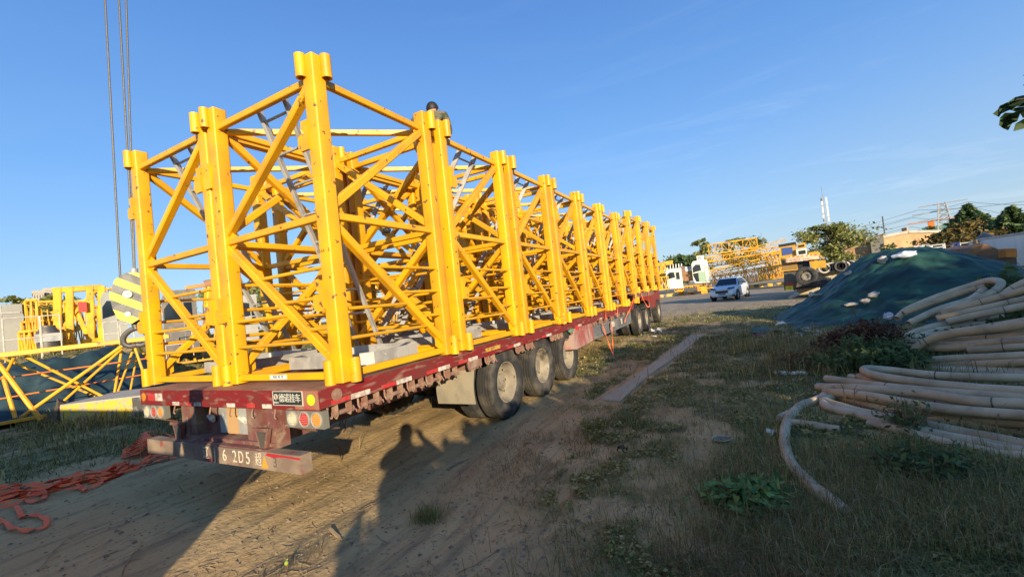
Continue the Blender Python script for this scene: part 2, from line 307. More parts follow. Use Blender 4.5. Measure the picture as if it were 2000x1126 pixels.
# ------------------------------------------------------------------ mast sections
S, PW, SH = 1.597, .137, 2.84
hc = S/2-PW/2     # chord centre
def rot4(k): return Matrix.Rotation(k*math.pi/2, 4, 'Z')
def mesh_post():
    mb = MB(); pr = []; h = PW/2; r = .017
    for cx, cy, a0 in ((h-r, h-r, 0), (-h+r, h-r, 90), (-h+r, -h+r, 180), (h-r, -h+r, 270)):
        for k in range(4): a = R(a0+k*30); pr.append((cx+r*math.cos(a), cy+r*math.sin(a)))
    n = len(pr); zs = [0, SH]
    for z in zs:
        mb.v += [(p[0], p[1], z) for p in pr]
    for j in range(n): mb.f.append((j, (j+1) % n, n+(j+1) % n, n+j)); mb.m.append(0)
    mb.f += [tuple(range(n-1, -1, -1)), tuple(range(n, 2*n))]; mb.m += [0, 0]
    return mb.mesh('post', M_yel)
me_post = mesh_post()
me_sleeve = MB().pipe((0, 0, 0), (0, 0, .205), .046, .032, 18).mesh('sleeve', M_yel)
me_beam = MB().bar((-hc+PW/2-.01, 0, 0), (hc-PW/2+.01, 0, 0), .055, .064).mesh('crossbeam', M_yel)
me_diag = MB().bar((-hc+.06, -hc+.06, 0), (hc-.06, hc-.06, 0), .05, .06).mesh('tie_beam', M_yel)
# outer wedge ribs that join sleeve and chord
Zt, Zm, Zb = SH-.20, SH*.50+.02, .055
def mk_brace(z0, z1):
    return MB().bar((-hc+PW/2-.03, 0, z0), (hc-PW/2+.03, 0, z1), .072, .078, (0, 1, 0)).mesh('brace', M_yel)
me_brU, me_brL = mk_brace(Zm+.08, Zt-.02), mk_brace(Zm-.06, Zb+.10)
def mk_rung(x0, x1): return MB().tube([(x0, 0, 0), (x1, 0, 0)], .017, 8).mesh('step_bar', M_yel)
xs = hc-PW/2
def dgx(z): return -xs+2*xs*(Zm-.06-z)/(Zm-.06-Zb-.1)   # where the lower brace is at height z
RZ = [(1.00, 1), (.74, 1), (.47, 1), (.62, -1), (.36, -1)]
me_rungs = [(z, mk_rung(dgx(z), xs+.01) if s > 0 else mk_rung(-xs-.01, dgx(z))) for z, s in RZ]
hook = MB().prism([(0, 0), (.10, 0), (.13, .04), (.125, .13), (.085, .15), (.055, .11), (.05, .16), (.075, .19), (.075, .26), (0, .26)], -.012, .012, Matrix.Rotation(math.pi/2, 4, 'X')).mesh('hook_plate', M_yel)
me_gus = [MB().prism([(-.06, -.11), (.05, -.04), (.05, .05), (-.06, .12)], -.005, .005, Matrix.Rotation(R(90), 4, 'X')).mesh('gusset', M_yel, False), MB().prism([(-.05, -.04), (.06, -.11), (.06, .12), (-.05, .05)], -.005, .005, Matrix.Rotation(R(90), 4, 'X')).mesh('gusset', M_yel, False)]
def mk_platform():
    mb = MB(); mb.cur = 0
    po = [(-.55, -.35), (.35, -.35), (.52, -.2), (.52, .45), (.38, .62), (-.40, .62), (-.55, .5)]
    mb.prism(po, 0, .006)
    for i in range(len(po)):
        a = Vector((*po[i], .065)); b = Vector((*po[(i+1) % len(po)], .065)); mb.bar(a, b, .006, .13, bev=0)
    mb.bar((.1, .62, .05), (.1, -.35, .05), .05, .05)
    return mb.mesh('platform', M_galv, True, 20)
me_plat = mk_platform()
LT, LB_ = Vector((.24, -.68, SH-.12)), Vector((-.22, .72, .16))     # right rail of the ladder
def mk_rail():
    return MB().bar(LB_, LT, .035, .065, (0, 0, 1)).mesh('rail', M_galv)
me_rail = mk_rail()
me_lrung = MB().tube([(0, 0, 0), (.38, 0, 0)], .014, 8).mesh('rung', M_galv)

def mast_section(label, group, kindB=False, mirror=False):
    t = thing('mast_section', label, 'mast section', group=group); t.scale = (1.047, 1, 1)
    for ix in (-1, 1):
        for iy in (-1, 1):
            p = child('post', me_post, t, (ix*hc, iy*hc, 0))
            # sleeves at both ends, on the two outward faces
            offs = [(-.055*1.0, -(PW/2+.016)) if iy < 0 else (-.055*ix, PW/2+.022), (ix*(PW/2+.022), .055 if ix > 0 else iy*.055)]
            if ix > 0: offs[1] = (PW/2+.022, .055)
            for z in (-.01, SH-.195):
                for ox, oy in offs: child('sleeve', me_sleeve, p, (ox, oy, z))
    for k in range(4):
        a = k*math.pi/2; c, s_ = math.cos(a), math.sin(a)
        def put(name, me, off, z, extra=0):
            return child(name, me, t, (s_*off, -c*off, z), (0, 0, a))
        for z in (Zt, Zm, Zb): put('crossbeam', me_beam, hc+.01, z)
        # faces alternate so that brace vertices run round the section
        put('brace', me_brU, hc+.0, 0); put('brace', me_brL, hc+.0, 0)
        for z, me in me_rungs: put('step_bar', me, hc+.02, z)
    rb = math.pi/2 if kindB else 0
    for k in range(4):
        a = k*math.pi/2; c, s_ = math.cos(a), math.sin(a)
        for ix, z in ((-1, Zm), (1, Zt-.05), (1, Zb+.10)):
            q = Vector((ix*(hc-PW/2-.055), -(hc+.004), z)); child('gusset', me_gus[ix > 0], t, (c*q.x-s_*q.y, s_*q.x+c*q.y, q.z), (0, 0, a))
    child('tie_beam', me_diag, t, (0, 0, Zt-.03)); child('tie_beam', me_diag, t, (0, 0, Zm-.04), (0, 0, math.pi/2))
    pf = child('platform', me_plat, t, (0, .05, .045), (0, 0, rb))
    ld = thing('ladder', None, None); ld.parent = t; ld.rotation_euler = (0, 0, rb)
    child('rail', me_rail, ld); child('rail', me_rail, ld, (-.38, 0, 0))
    for i in range(9):
        q = LB_.lerp(LT, (i+.5)/9); child('rung', me_lrung, ld, (q.x-.38, q.y, q.z))
    for ix in (-1, 1):
        for z in (.62, 2.02):
            if kindB: child('hook_plate', hook, t, (ix*(hc+PW/2+.004), hc*-1+PW/2-.02, z), (0, 0, math.pi/2))
            else: child('hook_plate', hook, t, (ix*hc-PW/2+.02, -hc-PW/2-.004, z), (0, 0, math.pi))
    return t
DZ = 1.176
XR, XL = -.795, -2.505
ORD = ['rearmost', 'second', 'third', 'fourth', 'fifth', 'sixth', 'seventh', 'eighth', 'ninth', 'frontmost']
GR = 'yellow lattice mast sections loaded on the red trailer'
pA = mast_section('big yellow lattice mast section nearest the viewer, rear end of the right row', GR)
pB = mast_section('yellow lattice mast section second from the rear in the right row, beside the worker', GR, True)
mods = []
for i in range(10):
    for row, X in (('right', XR), ('left', XL)):
        if i == 0 and row == 'right': o = pA
        elif i == 1 and row == 'right': o = pB
        else: o = copy_tree(pA if i == 0 else pB)
        y = .2+S/2+1.775*i; z = DZ
        if i >= 7: y = 12.62+S/2+1.775*(i-7)-.03; z = 1.51
        o.location = (X+(rng.uniform(-.015, .015) if i else 0), y, z)
        if (i, row) not in ((0, 'right'), (1, 'right')):
            if i == 0: o['label'] = 'yellow lattice mast section at the rear end of the left row, above the trailer tail'
            elif i < 7: o['label'] = 'yellow lattice mast section, %s from the rear in the %s row on the trailer' % (ORD[i], row)
            else: o['label'] = 'yellow mast section on the raised trailer neck, %s row, %s' % (row, ['nearest to the rear', 'middle of three', 'foremost of all'][i-7])
# sticker on the lower beam of the first section
mb = MB(); mb.box((-.98, .2268, 1.213), (-.74, .2305, 1.252))
mb.build('maker_sticker', M_white, pA).location = (-XR, -.2-S/2, -DZ)

def text_mesh(name, s, size, mat, parent, M, extrude=.001, font_w=1.0, shear=0, align='CENTER'):
    cu = bpy.data.curves.new(name, 'FONT'); cu.body = s; cu.size = size; cu.extrude = extrude; cu.align_x = align; cu.align_y = 'CENTER'; cu.shear = shear; cu.offset = .0
    o = bpy.data.objects.new(name, cu); col.objects.link(o); bpy.context.view_layer.update()
    me = bpy.data.meshes.new_from_object(o.evaluated_get(bpy.context.evaluated_depsgraph_get())); bpy.data.objects.remove(o)
    me.transform(Matrix.Diagonal((font_w, 1, 1, 1))); me.materials.clear(); me.materials.append(mat); me.name = name
    n = bpy.data.objects.new(name, me); col.objects.link(n); n.parent = parent; n.matrix_local = M; return n
def face(loc, rx=90, rz=0, ry=0):     # text upright, readable from -Y when rz = 0
    return Matrix.Translation(loc) @ Matrix.Rotation(R(rz), 4, 'Z') @ Matrix.Rotation(R(rx), 4, 'X') @ Matrix.Rotation(R(ry), 4, 'Z')
text_mesh('sticker_text', '塔机 租 售', .034, M_blue, pA, face((-.86-XR, .2262-.2-S/2, 1.233-DZ)))
_n = text_mesh('stencil_text', 'AMW', .085, MAT('red_stencil', (.55, .06, .04), .7), pA, face((.32, -.3055, .095), 90, 0))

# ------------------------------------------------------------------ trailer
def wheel_meshes(Rr=.53, W=.27):
    ty = MB(); h = W/2; pr = [(-h*.72, .29), (-h*.95, .33), (-h, .42), (-h*.9, .49), (-h*.74, Rr-.008)]
    for k in range(5):      # tread grooves
        x = -h*.66+k*h*.33
        pr += [(x, Rr), (x+h*.23, Rr), (x+h*.24, Rr-.014), (x+h*.32, Rr-.014)]
    pr += [(h*.74, Rr-.008), (h*.9, .49), (h, .42), (h*.95, .33), (h*.72, .29)]
    ty.lathe(pr, 'x', 44)
    rm = MB().lathe([(-h*.72, .30), (h*.80, .30), (h*.80, .285), (h*.55, .272), (h*.1, .262), (-h*.35, .245), (-h*.42, .20), (-h*.38, .14), (-h*.30, .125), (-h*.30, .12), (h*.1, .11), (h*.15, .06), (h*.12, .001)], 'x', 36)
    for k in range(10):
        a = 2*math.pi*k/10; rm.tube([(-h*.40, .165*math.cos(a), .165*math.sin(a)), (-h*.12, .165*math.cos(a), .165*math.sin(a))], .016, 6)
    rm.cur = 1
    for k in range(8):
        a = 2*math.pi*(k+.5)/8; rm.tube([(-h*.44, .222*math.cos(a), .222*math.sin(a)), (-h*.345, .222*math.cos(a), .222*math.sin(a))], .019, 8)
    return ty.mesh('wheel', M_tyre, True, 40), rm.mesh('rim', [M_rim, M_black], True, 40)
me_ty, me_rm = wheel_meshes()
def add_wheel(par, x, y, side=1, z=.52, s=1.0):
    wl = child('wheel', me_ty, par, (x, y, z), (rng.random()*6, 0, 0 if side > 0 else math.pi)); wl.scale = (s, s, s)
    child('rim', me_rm, wl); return wl
H = 1.165
tr = thing('flatbed_trailer', 'long red low-bed trailer with dusty triple axles carrying the yellow mast sections', 'trailer')
mb = MB(); mb.box((-2.985, .015, H-.03), (-.015, 11.9, H)); mb.box((-2.985, 12.1, 1.47), (-.015, 16.0, 1.50)); mb.build('deck', M_deck, tr)
mb = MB()
for i in range(48): mb.ctr((rng.uniform(-2.9, -.1), rng.uniform(.1, 11.7), H+.0035), (rng.uniform(.03, .12), rng.uniform(.05, .3), .006))
mb.build('weld_plate', M_deck, tr)
mb = MB()  # side rails
fh = .155
for x0, x1 in ((-.014, 0), (-3.0, -2.986)):
    mb.box((x0, .0, H-fh), (x1, 11.88, H))
for x0, x1 in ((-.09, -.0145), (-2.985, -2.91)): mb.box((x0, .015, H-fh), (x1, 11.88, H-fh+.012)); 
mb.prism([(11.86, H-fh), (12.12, 1.33), (12.12, 1.50), (11.86, H)], 0, .014, Matrix(((0, 0, 1, -.0145), (1, 0, 0, 0), (0, 1, 0, 0), (0, 0, 0, 1))))
mb.build('side_rail', M_red, tr)
for x0, x1 in ((-.014, 0), (-3.0, -2.986)): MB().box((x0, 12.1, 1.50-.17), (x1, 16.0, 1.50)).build('neck_rail', M_reddirt, tr)
mb = MB(); mb.box((-3.0, -.012, H-.162), (0, -.001, H)); mb.build('rear_beam', M_red, tr)
mb = MB(); mb.box((-.30, -.0125-.0015, H-.155), (-.002, -.0125, H-.003)); 
mb.build('corner_patch', MAT('faded_rear_corner', (.42, .02, .03), .5, c2=(.30, .16, .10), scale=5), tr)
mb = MB(); mb.pipe((.001, .16, H-.075), (.006, .16, H-.075), .052, .046, 24); mb.lathe([(.0015, .046), (.004, .03), (.005, .001)], 'x', 20, (0, .16, H-.075)); mb.build('side_reflector', M_rust, tr)
mb = MB()  # chassis beams, crossmembers
for x in (-.98, -2.02): mb.box((x-.08, .02, .62), (x+.08, 11.5, H-.031)); mb.box((x-.08, 11.0, 1.0), (x+.08, 16, 1.469))
for k in range(26):
    y = .25+k*.46
    mb.box((-2.9, y, H-.13), (-.1, y+.07, H-.0315))
mb.build('chassis', M_reddirt, tr)
mb = MB()
for k in range(3):
    y = 3.26+1.31*k
    mb.tube([(-2.5, y, .52), (-.5, y, .52)], .075, 12)
    for x in (-.98, -2.02): mb.bar((x, y-.5, .62), (x, y+.5, .62), .09, .10); mb.box((x-.05, y-.08, .55), (x+.05, y+.08, .72))
mb.build('axle', M_steel, tr)
for k in range(3):
    y = 3.26+1.31*k
    for x, s in ((-.235, 1), (-.56, -1), (-2.44, 1), (-2.765, -1)): add_wheel(tr, x, y, s)
# lower rear panel
mb = MB(); mb.box((-2.10, .12, .70), (-1.04, .135, H-.163)); mb.box((-.86, .12, .70), (-.72, .135, H-.163)); mb.box((-1.04, .12, .84), (-.86, .135, H-.163)); mb.prism([(-1.04, .70), (-.86, .70), (-.86, .725), (-.94, .75), (-1.04, .70)], -.135, -.12, Matrix.Rotation(R(90), 4, 'X'))
mb.build('rear_panel', M_reddirt, tr)
for x in (-2.10, -.66): MB().box((x-.06, .0, .66), (x+.06, .12, H-.163)).build('panel_upright', M_reddirt, tr)
mb = MB(); mb.box((-1.52, .095, .72), (-1.35, .119, 1.0)); mb.build('tan_board', MAT('tan_board', (.46, .28, .12), .8), tr)
mb = MB(); mb.box((-1.34, .10, .72), (-1.18, .119, 1.0)); mb.box((-1.66, .10, .72), (-1.54, .119, 1.0)); mb.build('grey_board', M_galv, tr)
for x in (-1.78, -1.24):
    mb = MB(); mb.ball((x, .09, .86), .045, 8, (1.2, .5, .8)); mb.tube([(x-.06, .09, .88), (x+.05, .08, .84)], .02, 6); mb.build('glad_hand', M_dust, tr)
# bumper: a long box beam, bent up at the ends
mb = MB(); mb.box((-2.70, -.10, .515), (-.17, .0, .665)); mb.build('bumper', M_bump, tr)
mb = MB(); mb.box((-2.15, -.015, .664), (-.62, .12, .705)); mb.box((-2.15, -.08, .664), (-.62, -.015, .675)); mb.build('bumper_step', M_reddirt, tr)
mb = MB(); mb.prism([(-.60, .66), (-.17, .648), (-.17, .632), (-.40, .64), (-.52, .625), (-.62, .64)], .1003, .1025, Matrix.Rotation(R(90), 4, 'X')); mb.build('paint_edge', MAT('red_edge_paint', (.40, .02, .03), .6), tr)
for s, x, c in (('辽', -1.55, 1), ('J', -1.40, 1), ('6', -1.24, 1), ('2', -1.08, 1), ('D', -.985, .8), ('5', -.88, 1), ('超', -.73, .8)):
    text_mesh('plate_character', s, .15 if s not in '超辽' else .125, M_text, tr, face((x, -.1015, .592)), font_w=c*.9, extrude=.0012)
text_mesh('plate_character', '3', .12, MAT('dark_number', (.09, .09, .09), .8), tr, face((-.50, -.1015, .585)))
mb = MB(); mb.prism([(-.685, .53), (-.60, .53), (-.645, .63)], .1002, .1022, Matrix.Rotation(R(90), 4, 'X')); mb.build('warning_triangle', MAT('amber_triangle', (.60, .30, .03), .6), tr)
for x in (-2.16, -.74):     # funnel-shaped brackets over the bumper
    mb = MB(); mb.prism([(x-.10, .84), (x+.10, .84), (x+.035, .64), (x-.035, .64)], .016, .05, Matrix.Rotation(R(90), 4, 'X'))
    mb.cur = 1; mb.prism([(x-.065, .815), (x+.065, .815), (x+.02, .67), (x-.02, .67)], .0505, .053, Matrix.Rotation(R(90), 4, 'X')); mb.cur = 0
    mb.bar((x-.10, -.06, .835), (x+.10, -.06, .835), .02, .03); mb.build('bracket', [M_reddirt, M_steel], tr)
mb = MB(); mb.box((-.80, .117, .87), (-.72, .119, 1.0)); mb.box((-2.2, .1, .84), (-2.12, .119, 1.0)); mb.build('reflector_strip', M_white, tr)
# reflective strips on the rear beam and the side
def strips(name, mat, boxes):
    m_ = MB()
    for a, b in boxes: m_.box(a, b)
    return m_.build(name, mat, tr)
M_refl = MAT('worn_reflector_tape', (.58, .54, .46), .5, c2=(.40, .30, .24), scale=18, lo=.45, hi=.6)
M_reflr = MAT('red_reflector_tape', (.50, .03, .03), .5, c2=(.38, .08, .06), scale=18)
strips('red_tape', M_reflr, [((-2.82, -.0145, H-.115), (-2.66, -.0125, H-.035)), ((-2.0, -.0145, H-.155), (-1.9, -.0125, H-.115)), ((-.98, -.0145, H-.155), (-.86, -.0125, H-.12))])
for x in (-2.655, -2.30, -1.88, -1.30, -.75):
    strips('white_tape', M_refl, [((x, -.0148, H-(.115 if x < -2.6 else .157)), (x+(.15 if x < -2.6 else .135), -.0127, H-(.035 if x < -2.6 else .12)))])
for y in (.30, .86, 1.52, 2.12, 3.35, 4.6, 6.3, 7.9, 9.5):
    strips('white_tape', M_refl, [((.0003, y, H-.152), (.002, y+.22, H-.108))]); strips('red_tape', M_reflr, [((.0003, y-.2, H-.145), (.002, y-.01, H-.112))])
strips('tail_marker', MAT('yellow_marker', (.55, .33, .04), .6, c2=(.25, .12, .05), scale=20), [((.0003, 2.55, H-.10), (.003, 2.95, H-.05))])
# maker plate
pl = MB().box((-.575, -.018, 1.045), (-.195, -.0122, 1.155)).build('name_plate', MAT('dark_plate', (.03, .035, .03), .4), tr)
mb = MB()
for a, b in (((-.58, 1.04), (-.19, 1.045)), ((-.58, 1.155), (-.19, 1.16)), ((-.58, 1.045), (-.575, 1.155)), ((-.195, 1.045), (-.19, 1.155))): mb.box((a[0], -.021, a[1]), (b[0], -.012, b[1]))
mb.build('plate_frame', M_sil, pl)
for i, ch in enumerate('德诺挂车'): text_mesh('plate_letter', ch, .078, M_sil, pl, face((-.462+.071*i, -.0195, 1.098)), extrude=.0022, font_w=.95)
text_mesh('plate_letter', '德州挂车', .018, M_sil, pl, face((-.538, -.0195, 1.062)), extrude=.001)
mb = MB(); mb.pipe((-.537, -.018, 1.112), (-.537, -.022, 1.112), .026, .022, 24); mb.pipe((-.537, -.018, 1.112), (-.537, -.021, 1.112), .017, .013, 20); e = mb.build('emblem_ring', M_sil, pl)
mb = MB(); mb.lathe([(0, .012), (-.003, .011), (-.004, .001)], 'y', 16, (-.537, -.018, 1.112)); mb.build('emblem_centre', MAT('emblem_red', (.4, .08, .06), .5), pl)
mb = MB(); mb.lathe([(-.012, .045), (-.019, .044), (-.021, .038), (-.022, .001)], 'y', 28, (-.092, 0, 1.088)); mb.build('yellow_reflector', M_ly, tr)
mb = MB(); mb.lathe([(-.012, .045), (-.019, .044), (-.021, .038), (-.022, .001)], 'y', 28, (-2.92, 0, 1.088)); mb.build('amber_reflector', M_lo, tr)
# tail lamp clusters
def lamps(x0):
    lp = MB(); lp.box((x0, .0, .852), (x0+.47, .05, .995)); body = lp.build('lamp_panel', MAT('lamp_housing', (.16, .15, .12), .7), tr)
    for k, mt in enumerate((M_lw, M_lr, M_lo)):
        cx = x0+.085+.15*k
        m2 = MB(); m2.lathe([(.0, .068), (-.008, .067), (-.010, .060), (-.004, .057), (-.003, .001)], 'y', 28, (cx, 0, .925)); r_ = m2.build('lamp_ring', M_grey, body)
        m3 = MB()
        m3.lathe([(-.003, .056), (-.006, .05), (-.0065, .001)], 'y', 24, (cx, 0, .925))
        for q in range(-3, 4):
            for p_ in range(-3, 4):
                dx = q*.0155+(p_ % 2)*.0077; dz = p_*.0145
                if math.hypot(dx, dz) < .049: m3.ball((cx+dx, -.0065, .925+dz), .0062, 6, (1, .7, 1))
        m3.build('lamp', mt, body)
    m4 = MB(); m4.bar((x0-.02, .02, .86), (x0-.13, .35, .70), .05, .012); m4.bar((x0+.36, .04, .85), (x0+.25, .30, .76), .04, .012); m4.build('lamp_bracket', M_rust, body)
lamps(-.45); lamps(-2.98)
mb = MB()
for x in (-2.78, -2.3, -1.62, -1.28, -.93, -.60, -.29):
    mb = MB(); mb.tube([(x, .01, H-.163), (x, .0, H-.20), (x+.01, -.012, H-.235), (x+.02, -.004, H-.25)], .007, 6); mb.build('rope_hook', M_rust, tr)
# strap winches along the side
wm = MB(); 
for dy in (-.09, .09): wm.prism([(-.045, -.15), (.02, -.17), (.05, -.12), (.045, 0), (-.045, 0)], dy-.005, dy+.005, Matrix(((1, 0, 0, 0), (0, 0, 1, 0), (0, 1, 0, 0), (0, 0, 0, 1))))
wm.tube([(0, -.13, -.11), (0, .13, -.11)], .028, 10); wm.tube([(0, .10, -.11), (0, .135, -.11)], .042, 12); wm.tube([(0, -.115, -.11), (0, -.10, -.11)], .042, 12); wm.tube([(.0, .13, -.11), (.03, .16, -.13), (.03, .165, -.16)], .009, 6)
me_w = wm.mesh('strap_winch', M_rust)
hk = MB().tube([(0, 0, 0), (0, 0, -.07), (.02, 0, -.10), (.045, 0, -.09)], .010, 6).mesh('rope_hook', M_rust)
for i, y in enumerate([.24, .56, .88, 1.20, 1.50, 1.82, 2.30, 2.72, 3.62, 3.98, 5.0, 5.32, 6.05, 6.35, 6.75, 7.15, 7.6, 8.1, 8.6, 9.2, 9.9, 10.6, 11.3]):
    child('strap_winch', me_w, tr, (-.05, y, H-fh), (0, 0, 0)).scale = (.8, .8, .75); child('rope_hook', hk, tr, (-.03, y-.16, H-fh))
    if i < 8: child('strap_winch', me_w, tr, (-2.95, y+.1, H-fh), (0, 0, math.pi))
# mud flap and bracket before the wheels
mb = MB(); n = 12; vs = []
for i in range(n+1):
    z = .90-.44*i/n; yy = 2.28-.05*math.sin(math.pi*i/n)-.05*(i/n)**2
    for x in (-.62, -.03): vs += [(x, yy, z), (x, yy+.008, z)]
fs = []
for i in range(n):
    a = 4*i; b = a+4; fs += [(a, b, b+2, a+2), (a+1, a+3, b+3, b+1), (a+2, b+2, b+3, a+3), (a, a+1, b+1, b)]
mb.add(vs, fs); mb.build('mud_flap', M_flap, tr)
mb = MB(); mb.box((-.62, 2.27, .885), (-.02, 2.30, H-fh)); mb.box((.0, 2.1, H-fh-.09), (.004, 2.42, H-fh)); mb.build('flap_bracket', M_rust, tr)
mb = MB(); 
for i in range(2): mb.box((-2.97, 2.27+i*.0, .46), (-2.38, 2.28, .98))
mb.build('mud_flap', M_flap, tr)
# wheel-arch plates (recess the rail a little above each tyre)
for k in range(3):
    mb = MB(); y = 3.26+1.31*k; pts = [(y+.60*math.cos(a), .53+.60*math.sin(a)) for a in np.linspace(R(62), R(118), 9)]
    for i in range(8): mb.bar((-.35, pts[i][0], pts[i][1]-.02), (-.35, pts[i+1][0], pts[i+1][1]-.02), .68, .008)
    mb.build('wheel_arch', M_steel, tr)
# side tool box and grey guard
mb = MB(); mb.prism([(5.98, .99), (5.98, .58), (6.12, .565), (7.35, .60), (7.35, .99)], -.30, -.02, Matrix(((0, 0, 1, 0), (1, 0, 0, 0), (0, 1, 0, 0), (0, 0, 0, 1)))); bx = mb.build('side_box', MAT('sun_bleached_red_box', (.33, .09, .08), .6, c2=(.40, .27, .22), scale=3, lo=.42, hi=.62, c3=(.20, .04, .05), s3=4, stretch=(1, 1, .6)), tr)
mb = MB(); mb.box((-.021, 6.35, .60), (-.012, 6.37, .98)); mb.box((-.021, 6.95, .60), (-.012, 6.97, .98)); mb.build('box_rib', M_reddirt, bx)
mb = MB(); mb.box((-.05, 7.37, .60), (-.02, 11.4, .665)); mb.box((-.05, 7.37, .84), (-.02, 11.4, .90)); mb.box((-.065, 7.37, .60), (-.052, 11.4, .90))
for y in (7.37, 8.9, 9.5, 11.3): mb.box((-.05, y, .66), (-.018, y+.09, .845))
mb.build('side_guard', MAT('grey_guard', (.13, .135, .14), .6, c2=(.20, .19, .17), scale=3), tr)
mb = MB(); mb.box((-.016, 8.95, .72), (-.0135, 9.3, .86)); mb.box((-.019, 10.0, .70), (-.017, 10.2, .85)); mb.build('guard_label', M_refl, tr)
MB().tube([(-.06+.04*math.sin(i*1.9), 7.3+i*.07, .935+.03*math.sin(i*2.7)) for i in range(58)], .024, 6).build('chain', M_steel, tr)
mb = MB(); mb.ball((-.05, 6.30, 1.02), .11, 10, (.5, 1.6, .8)); mb.build('red_sack', MAT('red_cloth', (.6, .03, .03), .8), tr)
mb = MB(); mb.ball((-.05, 5.95, 1.0), .10, 10, (.5, 1.3, .8)); mb.build('green_rag', MAT('green_cloth', (.10, .26, .18), .8), tr)
# landing gear, spare gooseneck underside
mb = MB()
for x in (-.6, -2.4): mb.box((x-.07, 11.2, .30), (x+.07, 11.34, 1.1)); mb.box((x-.12, 11.15, .27), (x+.12, 11.39, .30))
mb.build('landing_leg', M_steel, tr)
mb = MB(); mb.box((-2.4, 15.96, 1.50), (-.6, 16.0, 2.4)); mb.build('headboard', M_reddirt, tr)

# ------------------------------------------------------------------ tractor
tk = thing('truck_tractor', 'dusty red truck tractor coupled under the raised front of the trailer', 'truck')
mb = MB()
for x in (-1.05, -1.95): mb.box((x-.05, 12.3, .82), (x+.05, 19.2, 1.10))
mb.build('frame', M_steel, tk)
for y in (13.35, 14.72):
    for x, s in ((-.28, 1), (-.60, -1), (-2.40, 1), (-2.72, -1)): add_wheel(tk, x, y, s)
    MB().tube([(-2.6, y, .52), (-.4, y, .52)], .07, 10).build('axle', M_steel, tk)
for x, s in ((-.35, 1), (-2.65, -1)): add_wheel(tk, x, 18.2, s)
mb = MB(); mb.box((-.85, 15.5, .50), (-.28, 16.6, 1.02)); mb.build('fuel_tank', M_steel, tk)
for x0, x1 in ((-.62, -.10), (-2.9, -2.38)):
    mb = MB(); pts = [(14.72+.64*math.cos(a), .52+.64*math.sin(a)) for a in np.linspace(R(-5), R(90), 8)]
    for i in range(7): mb.bar(((x0+x1)/2, *pts[i]), ((x0+x1)/2, *pts[i+1]), abs(x1-x0), .012)
    mb.build('mudguard', M_black, tk)
cb = MB().prism([(16.75, .75), (19.1, .75), (19.15, 1.5), (18.95, 2.5), (18.7, 3.05), (17.0, 3.15), (16.75, 3.0)], -2.72, -.28, Matrix(((0, 0, 1, 0), (1, 0, 0, 0), (0, 1, 0, 0), (0, 0, 0, 1)))).build('cab', MAT('truck_red', (.22, .03, .02), .5), tk)
MB().prism([(17.6, 1.75), (18.75, 1.75), (18.65, 2.55), (17.6, 2.6)], -2.73, -.27, Matrix(((0, 0, 1, 0), (1, 0, 0, 0), (0, 1, 0, 0), (0, 0, 0, 1)))).build('side_window', M_glass, cb)
MB().box((-2.5, 16.735, 1.9), (-.5, 16.745, 2.6)).build('rear_window', M_glass, cb)
mb = MB(); mb.box((-.22, 18.6, 1.6), (-.08, 18.66, 2.2)); mb.bar((-.3, 18.6, 2.3), (-.12, 18.6, 2.2), .03); mb.build('mirror', M_black, cb)

# ------------------------------------------------------------------ orange straps
def ribbon(mb, pts, wd=.04, th=.003, twist=0.0, ups=None):
    pts = [Vector(p) for p in pts]; k = len(pts); b = len(mb.v)
    for i, p in enumerate(pts):
        t = (pts[min(i+1, k-1)]-pts[max(i-1, 0)]).normalized(); up = Vector((0, 0, 1)) if ups is None else Vector(ups)
        if abs(t.dot(up)) > .97: up = Vector((0, 1, 0))
        x = t.cross(up).normalized(); a = twist*math.sin(i*.9); x = (x*math.cos(a)+x.cross(t)*math.sin(a)); y = x.cross(t)
        for sx_, sy in ((-1, -1), (1, -1), (1, 1), (-1, 1)): mb.v.append(tuple(p+x*(sx_*wd/2)+y*(sy*th/2)))
    for i in range(k-1):
        for j in range(4): mb.f.append((b+i*4+j, b+i*4+(j+1) % 4, b+i*4+4+(j+1) % 4, b+i*4+4+j)); mb.m.append(0)
    mb.f += [(b+3, b+2, b+1, b), tuple(b+(k-1)*4+j for j in range(4))]; mb.m += [0, 0]
def smooth_path(pts, sub=6):
    P = [Vector(p) for p in pts]; out = []
    for i in range(len(P)-1):
        p0, p1, p2, p3 = P[max(i-1, 0)], P[i], P[i+1], P[min(i+2, len(P)-1)]
        for k in range(sub):
            t = k/sub; out.append(.5*((2*p1)+(p2-p0)*t+(2*p0-5*p1+4*p2-p3)*t*t+(3*p1-p0-3*p2+p3)*t**3))
    return out+[P[-1]]
def pxpath(px, z=.012): return [AZ(x, y, z) for x, y in px]
def gsnap(P, dz): return [Vector((p.x, p.y, gz(p.x, p.y)+dz)) for p in P]
mb = MB()
for i in range(12):
    o1, o2 = rng.uniform(-1, 1), rng.uniform(-1, 1)
    pts = [(-40+rng.uniform(-10, 10), 985+o1*16+rng.uniform(-4, 4)), (30+rng.uniform(-15, 15), 968+o1*13), (90+rng.uniform(-20, 20), 957+o2*9), (150+rng.uniform(-20, 20), 941+o1*11), (205+rng.uniform(-15, 15), 932+o2*8), (262+rng.uniform(-25, 15), 916+o1*5)]
    if i % 3 == 0: pts += [(240, 912+o1*4), (185, 935+o2*6)]
    ribbon(mb, gsnap(smooth_path(pxpath(pts), 7), .012+.008*i*.6), .036, .003, .9)
